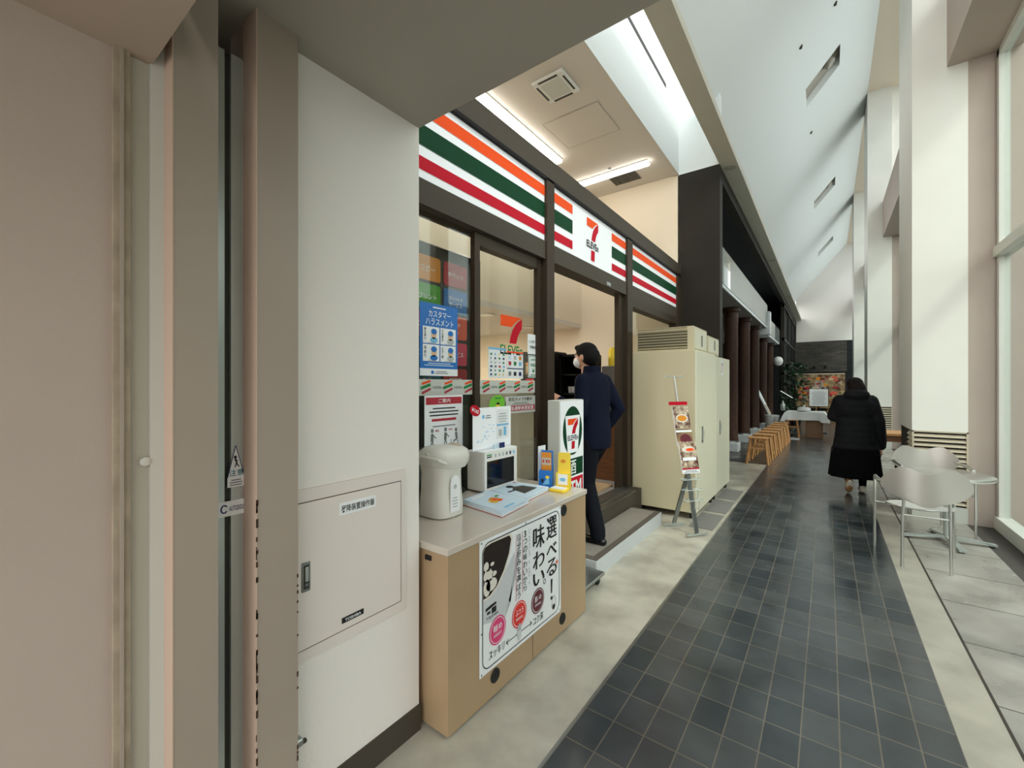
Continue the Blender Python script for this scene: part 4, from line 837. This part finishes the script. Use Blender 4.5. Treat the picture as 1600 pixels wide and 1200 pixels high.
def topbox(y0, y1, zt, lab):
    t = thing('ventilation_box', (-1.5, (y0+y1)/2, 1.89), lab, 'ventilation box')
    MB().box(-1.87, -1.21, y0, y1, 1.888, zt, 'cream_shaded', .004).build('body', t)
    b = MB(FY(-1.85, y0, 1.91)); b.box(0, .57, 0, zt-1.95, -.004, .002, 'groove')
    for k in range(8): b.add([(.0,k*.032+.008,.003),(.57,k*.032+.008,.003),(.57,k*.032+.026,.02),(0,k*.032+.026,.02)], [(0,1,2,3)], 'cream_shaded')
    b.build('louvre', t)
    b = MB(FX(-1.208, y0+.03, 1.91)); b.box(0, y1-y0-.06, 0, zt-1.935, -.002, .004, 'cream_steel', .003); b.build('side_panel', t)
    b = MB(FX(-1.204, (y0+y1)/2+.02, 1.95)); b.box(0, .02, 0, .13, 0, .006, 'groove'); b.build('slot_handle', t)
topbox(5.08, 5.72, 2.165, 'cream louvred box on top of the nearest cream cabinet')
topbox(5.78, 6.45, 2.12, 'cream box farther back on top of the cabinets')
for k, (y, l) in enumerate(((4.75,'nearest the leaflet stand'),(5.45,'middle of the three'),(6.15,'farthest of the three'))):
    MB().box(-1.18, -.95, y, y+.6, 0, .006, 'steel_dull' if 0 else 'slab_under').build('floor_plate', label='grey floor plate beside the cream cabinets, '+l, cat='floor plate')
# leaflet stand
ra = thing('leaflet_stand', (-1.1, 4.55, 0), 'folding metal leaflet stand in front of the cream cabinet', 'leaflet stand')
A = Vector((-1.04, 4.48, .03)); B = Vector((-1.30, 4.62, 1.585)); D_ = B-A
def on(t, dx=0, dy=0, dz=0): return A+D_*t+Vector((dx, dy, dz))
MB().bar(A, on(.62), .05, .012, 'steel_dull').build('front_leg', ra); MB().tube([on(.58), B], .012, 'alu').build('pole', ra)
MB().bar((-1.315,4.69,.03), on(.37), .045, .014, 'steel_dull').build('rear_leg', ra)
MB().bar((-1.11,4.38,.022), (-.97,4.575,.022), .03, .018, 'steel').build('front_foot', ra); MB().bar((-1.395,4.6,.012), (-1.235,4.77,.012), .03, .018, 'steel').build('rear_foot', ra)
P_ = Vector((.60,.8,0)).normalized(); N_ = Vector((.8,-.6,0)).normalized()
MB().tube([B-P_*.1, B, B+P_*.1], .005, 'steel').build('top_bar', ra)
for s_ in (-.1, .1): MB().tube([B+P_*s_+Vector((.012*math.cos(a*PI/6)*P_.x, .012*math.cos(a*PI/6)*P_.y, .012*math.sin(a*PI/6))) for a in range(12)], .003, 'steel', 6, close=True).build('ring', ra)
for t_ in (.205, .27, .335):
    q = on(t_); w_ = MB()
    w_.tube([q-P_*.11, q-P_*.11+N_*.05, q+P_*.11+N_*.05, q+P_*.11, q-P_*.11], .0035, 'steel', 6)
    for s_ in (-.05, .0, .05): w_.tube([q+P_*s_+N_*.05, q+P_*s_+N_*.04-Vector((0,0,.09)), q+P_*s_-Vector((0,0,.09))], .0025, 'steel', 5)
    w_.build('wire_pocket', ra)
def leaf(t0, t1, wd, m, lab, fn, off=.03, tp=.0):
    lo = on(t0)+N_*off; up = (on(t1)-on(t0)); h_ = up.length; up.normalize(); nn = P_.cross(up); nn = nn if nn.dot(N_) > 0 else -nn
    M_ = Matrix(((P_.x, up.x, nn.x, lo.x),(P_.y, up.y, nn.y, lo.y),(P_.z, up.z, nn.z, lo.z),(0,0,0,1)))
    b = MB(M_); b.box(-wd/2, wd/2, 0, h_, -.015, 0, 'paper'); fn(b, wd, h_); b.build('leaflets', label=lab, cat='leaflets', group=None)
def F1(b, W, h): b.rect(-W/2, 0, W, h, 'food_print', .001); b.ell(0, h*.45, W*.38, h*.2, 'cream', .002); b.ell(0, h*.45, W*.3, h*.14, 'amber', .003)
def F2(b, W, h): b.rect(-W/2, 0, W, h, 'food', .001); b.ell(.01, h*.4, W*.35, h*.3, 'maroon', .002); b.rect(-W/2, h*.8, W, h*.12, 'paper', .003)
def F3(b, W, h): b.rect(-W/2, h*.14, W, h*.86, 'food_print', .001); b.ell(0, h*.75, W*.38, h*.09, 'cream', .002); b.ell(.02, h*.74, W*.25, h*.05, 'orange', .003); b.rect(-W*.4, h*.4, W*.8, h*.1, 'paper', .003); b.rect(-W/2, h*.12, W, h*.05, 'crimson', .002); b.bars(-W*.45, h*.02, W*.9, h*.08, 2, 'ink_grey', .002)
leaf(.66, .80, .19, 'paper', 'top leaflets on the metal stand, showing a bowl of food', F1); leaf(.545, .655, .19, 'paper', 'middle leaflets on the metal stand, dark red food picture', F2); leaf(.375, .575, .2, 'paper', 'lowest leaflets on the metal stand, two dishes above a red strip', F3, .055)
q = on(.81)+N_*.03; MB(Matrix(((P_.x,0,N_.x,q.x),(P_.y,0,N_.y,q.y),(0,1,0,q.z),(0,0,0,1)))).box(-.13, .09, 0, .035, -.005, 0, 'red').build('header_card', ra, 'red header strip')
# ---------------------------------------------------------------- terrace chairs and table
def shell(f, nu, nv, th, m, b):
    P_ = [[Vector(f(i/nu, j/nv)) for j in range(nv+1)] for i in range(nu+1)]; N = [[None]*(nv+1) for _ in range(nu+1)]
    for i in range(nu+1):
        for j in range(nv+1):
            a = P_[min(i+1,nu)][j]-P_[max(i-1,0)][j]; c = P_[i][min(j+1,nv)]-P_[i][max(j-1,0)]; n_ = a.cross(c); N[i][j] = n_.normalized() if n_.length > 1e-9 else Vector((0,0,1))
    vs_ = []
    for sgn in (.5, -.5):
        for i in range(nu+1):
            for j in range(nv+1): vs_.append(P_[i][j]+N[i][j]*th*sgn)
    K = (nu+1)*(nv+1); I = lambda i, j, k: k*K+i*(nv+1)+j; fs = []
    for i in range(nu):
        for j in range(nv): fs += [(I(i,j,0),I(i+1,j,0),I(i+1,j+1,0),I(i,j+1,0)), (I(i,j,1),I(i,j+1,1),I(i+1,j+1,1),I(i+1,j,1))]
    for i in range(nu): fs += [(I(i,0,0),I(i,0,1),I(i+1,0,1),I(i+1,0,0)), (I(i,nv,0),I(i+1,nv,0),I(i+1,nv,1),I(i,nv,1))]
    for j in range(nv): fs += [(I(0,j,0),I(0,j+1,0),I(0,j+1,1),I(0,j,1)), (I(nu,j,0),I(nu,j,1),I(nu,j+1,1),I(nu,j+1,0))]
    b.add(vs_, fs, m, True); return b
def back_f(a, c):
    u = 2*a-1; T_ = ((0,.075),(.08,.14),(.2,.205),(.35,.252),(.5,.275),(.65,.272),(.8,.245),(.92,.205),(1,.165))
    for (c0, h0), (c1, h1) in zip(T_, T_[1:]):
        if c <= c1+1e-6: hw = h0+(h1-h0)*(c-c0)/(c1-c0); break
    x = u*hw; z = .515+.295*c+.04*c**4*math.sin(min(1,abs(u)*1.15)*PI/2)**2-.022*c**4+.03*(1-c)**3*u*u
    return (x, -.285+1.05*x*x-.02*c, z)
def seat_f(a, c):
    r_ = max(c, .02)*.225; t = 2*PI*a; x = r_*math.cos(t)*1.0; y = r_*math.sin(t)
    return (x, y+.0, .445+.02*(c**3)+(.02*c*c if y < 0 else -.012*c*c))
ch = thing('terrace_chair', (.625, 4.99, 0), 'silver aluminium armchair nearest the camera, its back turned to us', 'chair', None, .05)
shell(back_f, 28, 20, .008, 'alu_shell', MB()).build('backrest', ch, local=True); shell(seat_f, 32, 6, .006, 'alu_seat', MB()).build('seat', ch, 'pale silver seat', local=True)
for s_ in (-1, 1):
    MB().tube([(.145*s_,-.255,0),(.14*s_,-.245,.42),(.135*s_,-.262,.57)], .011, 'alu').build('leg', ch, local=True)
    MB().tube([(.262*s_,.22,0),(.262*s_,.215,.60),(.262*s_,.20,.645),(.262*s_,.16,.66)], .011, 'alu').build('leg', ch, local=True)
    MB().tube([(.262*s_,.18,.662),(.275*s_,.05,.672),(.27*s_,-.1,.675),(.235*s_,-.19,.68)], [.014,.018,.017,.012], 'alu').build('armrest', ch, local=True)
MB().tube([(-.262,.2,.42),(-.1,.12,.425),(.1,.12,.425),(.262,.2,.42)], .009, 'alu').tube([(-.14,-.245,.43),(.14,-.245,.43)], .009, 'alu').build('seat_frame', ch, local=True)
c = copy_tree(ch); c.location = (.86, 6.12, 0); c.rotation_euler.z = PI+.1; c['label'] = 'silver aluminium armchair on the far side of the round table, facing us'
tb = thing('round_table', (.9, 5.72, 0), 'small round silver cafe table between the two aluminium chairs', 'table')
MB().lathe(.91, 5.72, [(.30,.625),(.32,.628),(.325,.64),(.32,.655),(.315,.658),(.02,.658)], 'alu', 48).build('tabletop', tb)
MB().tube([(.92,5.74,.05),(.91,5.73,.62)], .028, 'steel').build('column', tb)
for a in (.15, 1.75, 3.3, 4.85):
    MB().bar((.92+.03*math.cos(a),5.74+.03*math.sin(a),.055), (.92+.33*math.cos(a),5.74+.33*math.sin(a),.022), .05, .02, 'steel').build('leg', tb)
    MB().lathe(.92+.3*math.cos(a), 5.74+.3*math.sin(a), [(.02,0),(.02,.015)], 'rubber', 12).build('foot', tb)
# bench set beyond the woman
bt = thing('wooden_table', (.98, 9.6, 0), 'brown wooden table partly hidden behind the woman', 'table')
MB().box(.62, 1.18, 9.3, 10.0, .66, .70, 'stool_wood', .005).build('tabletop', bt, 'lighter brown top'); MB().box(.66, 1.14, 9.34, 9.96, .56, .66, 'brown_wood').build('apron', bt)
for x in (.66, 1.1):
    for y in (9.34, 9.92): MB().box(x, x+.045, y, y+.045, 0, .56, 'brown_wood').build('leg', bt)
bc = thing('dark_wooden_chair', (1.02, 8.9, 0), 'dark slatted wooden chair at the right end of the brown table', 'chair')
MB().box(.85, 1.16, 8.7, 9.1, .42, .46, 'brown_wood', .005).build('seat', bc)
for k in range(4): MB().box(1.15, 1.17, 8.72, 9.08, .52+k*.08, .56+k*.08, 'dark_wood').build('back_slat', bc)
for y in (8.7, 9.07): MB().box(1.14, 1.175, y, y+.035, 0, .86, 'dark_wood').build('leg', bc); MB().box(.86, .895, y, y+.035, 0, .42, 'dark_wood').build('leg', bc)
# ---------------------------------------------------------------- people (local: x right, y forward)
def rings(b, rs, seg=28, e=2.3):
    """rs: (x, y, z, rx, ry)"""
    vs_ = []; fs = []
    for (x, y, z, rx, ry) in rs:
        for j in range(seg):
            t = 2*PI*j/seg; c_ = math.cos(t); s_ = math.sin(t); c_ = math.copysign(abs(c_)**(2/e), c_); s_ = math.copysign(abs(s_)**(2/e), s_)
            vs_.append((x+rx*c_, y+ry*s_, z))
    for i in range(len(rs)-1):
        for j in range(seg): fs.append((i*seg+j, i*seg+(j+1) % seg, (i+1)*seg+(j+1) % seg, (i+1)*seg+j))
    fs += [tuple(range(seg))[::-1], tuple(range((len(rs)-1)*seg, len(rs)*seg))]
    return b.add(vs_, fs, 'skin', True)
def limb(b, pts, rad, seg=16):
    P = [Vector(p) for p in pts]; pp = []; rr = []
    for i in range(len(P)-1):
        for k in range(6):
            t = k/6; pp.append(P[i].lerp(P[i+1], t)); rr.append(rad[i]+(rad[i+1]-rad[i])*t)
    pp.append(P[-1]); rr.append(rad[-1]); b.tube(pp, rr, 'skin', seg)
    for p, r in zip(P, rad): ball(b, p, (r, r, r))
    return b
def ball(b, c_, r_, rot=None, seg=18):
    vs_ = []; fs = []; c_ = Vector(c_); n = seg//2
    for i in range(n+1):
        ph = PI*i/n
        for j in range(seg):
            t = 2*PI*j/seg; v = Vector((r_[0]*math.sin(ph)*math.cos(t), r_[1]*math.sin(ph)*math.sin(t), r_[2]*math.cos(ph)))
            if rot: v = rot @ v
            vs_.append(c_+v)
    for i in range(n):
        for j in range(seg): fs.append((i*seg+j, (i+1)*seg+j, (i+1)*seg+(j+1) % seg, i*seg+(j+1) % seg))
    return b.add(vs_, fs, 'skin', True)
def hand(name, parent, M, wrist, fdir, pdir, curl=.6, size=1.0, side=1):
    """palm, four fingers and a thumb, baked into one skin; fdir = finger direction, pdir = palm normal"""
    f = Vector(fdir).normalized(); p = Vector(pdir).normalized(); s_ = f.cross(p).normalized()*side; p = (p-f*p.dot(f)).normalized(); w = Vector(wrist); b = MB(M)
    limb(b, [w-f*.03, w+f*.01], [.026*size, .025*size], 12)
    for k in (-1.2, -.4, .4, 1.2): limb(b, [w+f*.01+s_*k*.012, w+f*.085*size+s_*k*.019*size], [.014*size, .0125*size], 10)
    for k, L_ in ((-1.5,.062),(-.5,.076),(.5,.082),(1.5,.072)):
        q = w+f*.085*size+s_*k*.0185*size; a = curl; pts = [q]
        for seg_, fr_ in enumerate((.42,.33,.25)):
            a2 = a*(seg_+.6); pts.append(pts[-1]+(f*math.cos(a2)+p*math.sin(a2))*L_*fr_*size)
        limb(b, pts, [.0095*size,.009*size,.0082*size,.0072*size], 10)
    q = w+f*.02+s_*.026*size; limb(b, [q, q+(s_*.6+f*.8+p*.3).normalized()*.038*size, q+(s_*.45+f*.9+p*.5).normalized()*.068*size], [.0125*size,.0105*size,.0085*size], 10)
    return solid(name, b, 'skin', .0035, parent, 3)
def head(parent, M, c_, look=0, mask=False, s_=1.0):
    Rz = Matrix.Rotation(look, 3, 'Z'); c_ = Vector(c_); b = MB(M)
    def q(x, y, z): return c_+Rz @ Vector((x, y, z))*s_
    ball(b, q(0,-.012,.03), (.076*s_,.094*s_,.088*s_), Rz); ball(b, q(0,.012,-.03), (.062*s_,.076*s_,.078*s_), Rz); ball(b, q(0,.045,-.075), (.036*s_,.032*s_,.028*s_), Rz)
    limb(b, [q(0,.076,.018), q(0,.1,-.018)], [.009,.014]); ball(b, q(.028,.077,-.06), (.01,.01,.006)); ball(b, q(0,.083,-.052), (.024,.01,.008), Rz); ball(b, q(0,.08,-.064), (.02,.01,.007), Rz)
    for k in (-1, 1): ball(b, q(.077*k,-.01,-.005), (.012,.022,.032), Rz); ball(b, q(.03*k,.07,.035), (.02,.012,.007), Rz)
    limb(b, [c_+Vector((0,-.03,-.19)), c_+Vector((0,-.02,-.05))], [.056*s_, .052*s_])
    h = solid('head', b, 'skin', .006, parent, 3)
    for k in (-1, 1):
        e_ = MB(M); ball(e_, q(.03*k,.081,.016), (.013,.006,.007), Rz); e_.m = ['paper']; e_.build('eye', h).location = (0,0,0)
        e_ = MB(M); ball(e_, q(.03*k,.086,.016), (.006,.004,.006), Rz); e_.m = ['ink']; e_.build('iris', h).location = (0,0,0)
    if mask:
        mk = MB(M)
        ball(mk, q(0,.05,-.045), (.062*s_,.062*s_,.052*s_), Rz); solid('face_mask', mk, 'mask', .005, parent, 3)
    return h
# the man
MM = Matrix.Translation((-1.665, 3.47, .14)) @ Matrix.Rotation(PI/2-.12, 4, 'Z')
man = thing('person', (-1.665, 3.47, .14), 'man in a dark navy suit and white face mask stepping through the shop doorway', 'person')
b = MB(MM); rings(b, [(0,.0,.80,.175,.125),(0,-.005,.86,.178,.13),(0,-.01,.96,.172,.122),(0,0,1.08,.17,.118),(0,.01,1.2,.185,.125),(0,.015,1.3,.195,.125),(0,.012,1.38,.185,.115),(0,.01,1.43,.14,.095),(0,.01,1.47,.09,.08)])
limb(b, [(-.17,.0,1.385),(-.235,-.02,1.12),(-.20,.17,1.16),(-.16,.235,1.22)], [.072,.058,.048,.04])
limb(b, [(.17,.0,1.385),(.265,-.10,1.14),(.21,.03,.93)], [.072,.058,.048])
ball(b, (.2,.04,.9), (.05,.06,.05)); jk = solid('jacket', b, 'suit', .011, man, 5)
b = MB(MM); rings(b, [(0,.02,1.42,.088,.085),(0,.02,1.47,.078,.08),(0,.025,1.525,.07,.074)]); solid('collar', b, 'suit', .008, man, 3)
b = MB(MM); limb(b, [(-.085,0,.86),(-.095,.02,.50),(-.095,-.10,.12),(-.095,-.10,.075)], [.102,.082,.066,.066])
limb(b, [(.085,0,.86),(.1,.17,.55),(.1,.14,.26),(.1,.14,.235)], [.098,.076,.058,.06]); ball(b, (0,0,.84), (.16,.115,.1)); solid('trousers', b, 'trousers', .009, man, 5)
for x, y, z in ((-.095,-.11,0),(.1,.15,.158)):
    b = MB(MM); ball(b, (x,y+.0,z+.04), (.038,.06,.042)); ball(b, (x,y+.1,z+.028), (.043,.1,.03)); ball(b, (x,y-.04,z+.03), (.036,.035,.032)); b2 = voxel(b, .006, 3)
    qb = MB(); vs_ = [Vector((v.x, v.y, max(v.z, .14+z))) for v in b2[0]]; qb.add(vs_, b2[1], 'shoe_black', True); qb.build('shoe', man)
head(man, MM, (-.01,.085,1.605), .12, True)
b = MB(MM); Rz = Matrix.Rotation(.12, 3, 'Z'); ball(b, (-.01,.065,1.655), (.089,.1,.085), Rz); ball(b, (-.01,.025,1.61), (.086,.085,.09), Rz); ball(b, (-.02,.14,1.69), (.06,.03,.03)); solid('hair', b, 'hair_black', .006, man, 3)
hand('hand', man, MM, (-.155,.26,1.235), (.1,1,.25), (.6,0,-.6), .7)
# the woman
MW = Matrix.Translation((.31, 7.62, 0)) @ Matrix.Rotation(.1, 4, 'Z')
wo = thing('person', (.31, 7.62, 0), 'woman in a long black padded coat and skirt walking away down the corridor', 'person')
b = MB(MW); rs = []
for k in range(56):
    z = .56+k*(1.36-.56)/55; t = (z-.56)/.8
    rx = .262-.05*math.sin(min(1, t/.62)*PI/2) if t < .62 else .212+.02*math.sin((t-.62)/.38*PI)
    if t > .85: rx *= 1-.45*((t-.85)/.15)**1.6
    if .58 < t < .64: rx -= .018
    pf = .006*abs(math.sin(z*PI/.085)); rs.append((0, .0, z, rx+pf, rx*.72+pf))
rings(b, rs)
limb(b, [(-.165,0,1.27),(-.235,.06,1.05),(-.15,.25,1.12),(-.12,.33,1.16)], [.09,.08,.065,.05])
limb(b, [(.165,0,1.27),(.235,-.02,1.0),(.275,.02,.74),(.285,.04,.66)], [.09,.085,.068,.055])
ball(b, (0,-.09,1.36), (.15,.11,.085)); ball(b, (.0,.02,1.38), (.12,.12,.06)); solid('padded_coat', b, 'coat', .011, wo, 3)
b = MB(MW); rs = [(0,0,z,.255+.04*(.62-z)/.38+.0*z,.2+.03*(.62-z)/.38) for z in (.22,.3,.4,.5,.62)]; vs0 = len(b.v); rings(b, rs, 48)
for i in range(len(b.v)):      # pleats
    v = b.v[i]; lc = MW.inverted() @ v; a = math.atan2(lc.y, lc.x); k = 1+.035*math.sin(a*13); b.v[i] = MW @ Vector((lc.x*k, lc.y*k, lc.z))
b.m = ['skirt']; b.build('skirt', wo)
head(wo, MW, (0,.02,1.475), .25, False, .95)
b = MB(MW); ball(b, (0,0,1.505), (.096,.108,.10)); ball(b, (.01,-.045,1.44), (.102,.08,.12)); ball(b, (.07,-.04,1.36), (.065,.065,.1)); ball(b, (-.04,-.05,1.38), (.065,.06,.08)); solid('hair', b, 'hair_brown', .007, wo, 4)
b = MB(MW); limb(b, [(-.08,0,.4),(-.085,-.02,.25),(-.085,-.10,.16)], [.065,.05,.042]); limb(b, [(.08,0,.4),(.085,.03,.2),(.085,.03,.07)], [.065,.05,.04]); ball(b, (0,0,.4), (.13,.09,.07)); solid('leggings', b, 'skirt', .009, wo, 3)
sh = MB(MW); Rx = Matrix.Rotation(-.95, 3, 'X')
ball(sh, (-.085,-.13,.10), (.047,.115,.045), Rx); ball(sh, (-.085,-.13,.17), (.045,.05,.05)); solid('shoe', sh, 'shoe_tan', .007, wo, 3)
sh = MB(MW); ball(sh, (-.085,-.168,.115), (.044,.115,.016), Rx); solid('sole', sh, 'sole', .005, wo, 2)
sh = MB(MW); ball(sh, (.085,.07,.042), (.045,.12,.042)); ball(sh, (.085,.02,.06), (.045,.05,.055)); b2 = voxel(sh, .007, 3); qb = MB(); qb.add([Vector((v.x, v.y, max(v.z, 0))) for v in b2[0]], b2[1], 'sole', True); qb.build('shoe', wo)
hand('hand', wo, MW, (.285,.05,.625), (0,.15,-1), (-1,0,0), .35, .95); hand('hand', wo, MW, (-.11,.35,1.165), (.2,1,.3), (.6,0,-.5), .8, .95, -1)
MB(MW).box(-.14, -.075, .44, .452, 1.16, 1.30, 'black', .004).build('phone', label='dark phone held up in front of the woman', cat='phone')
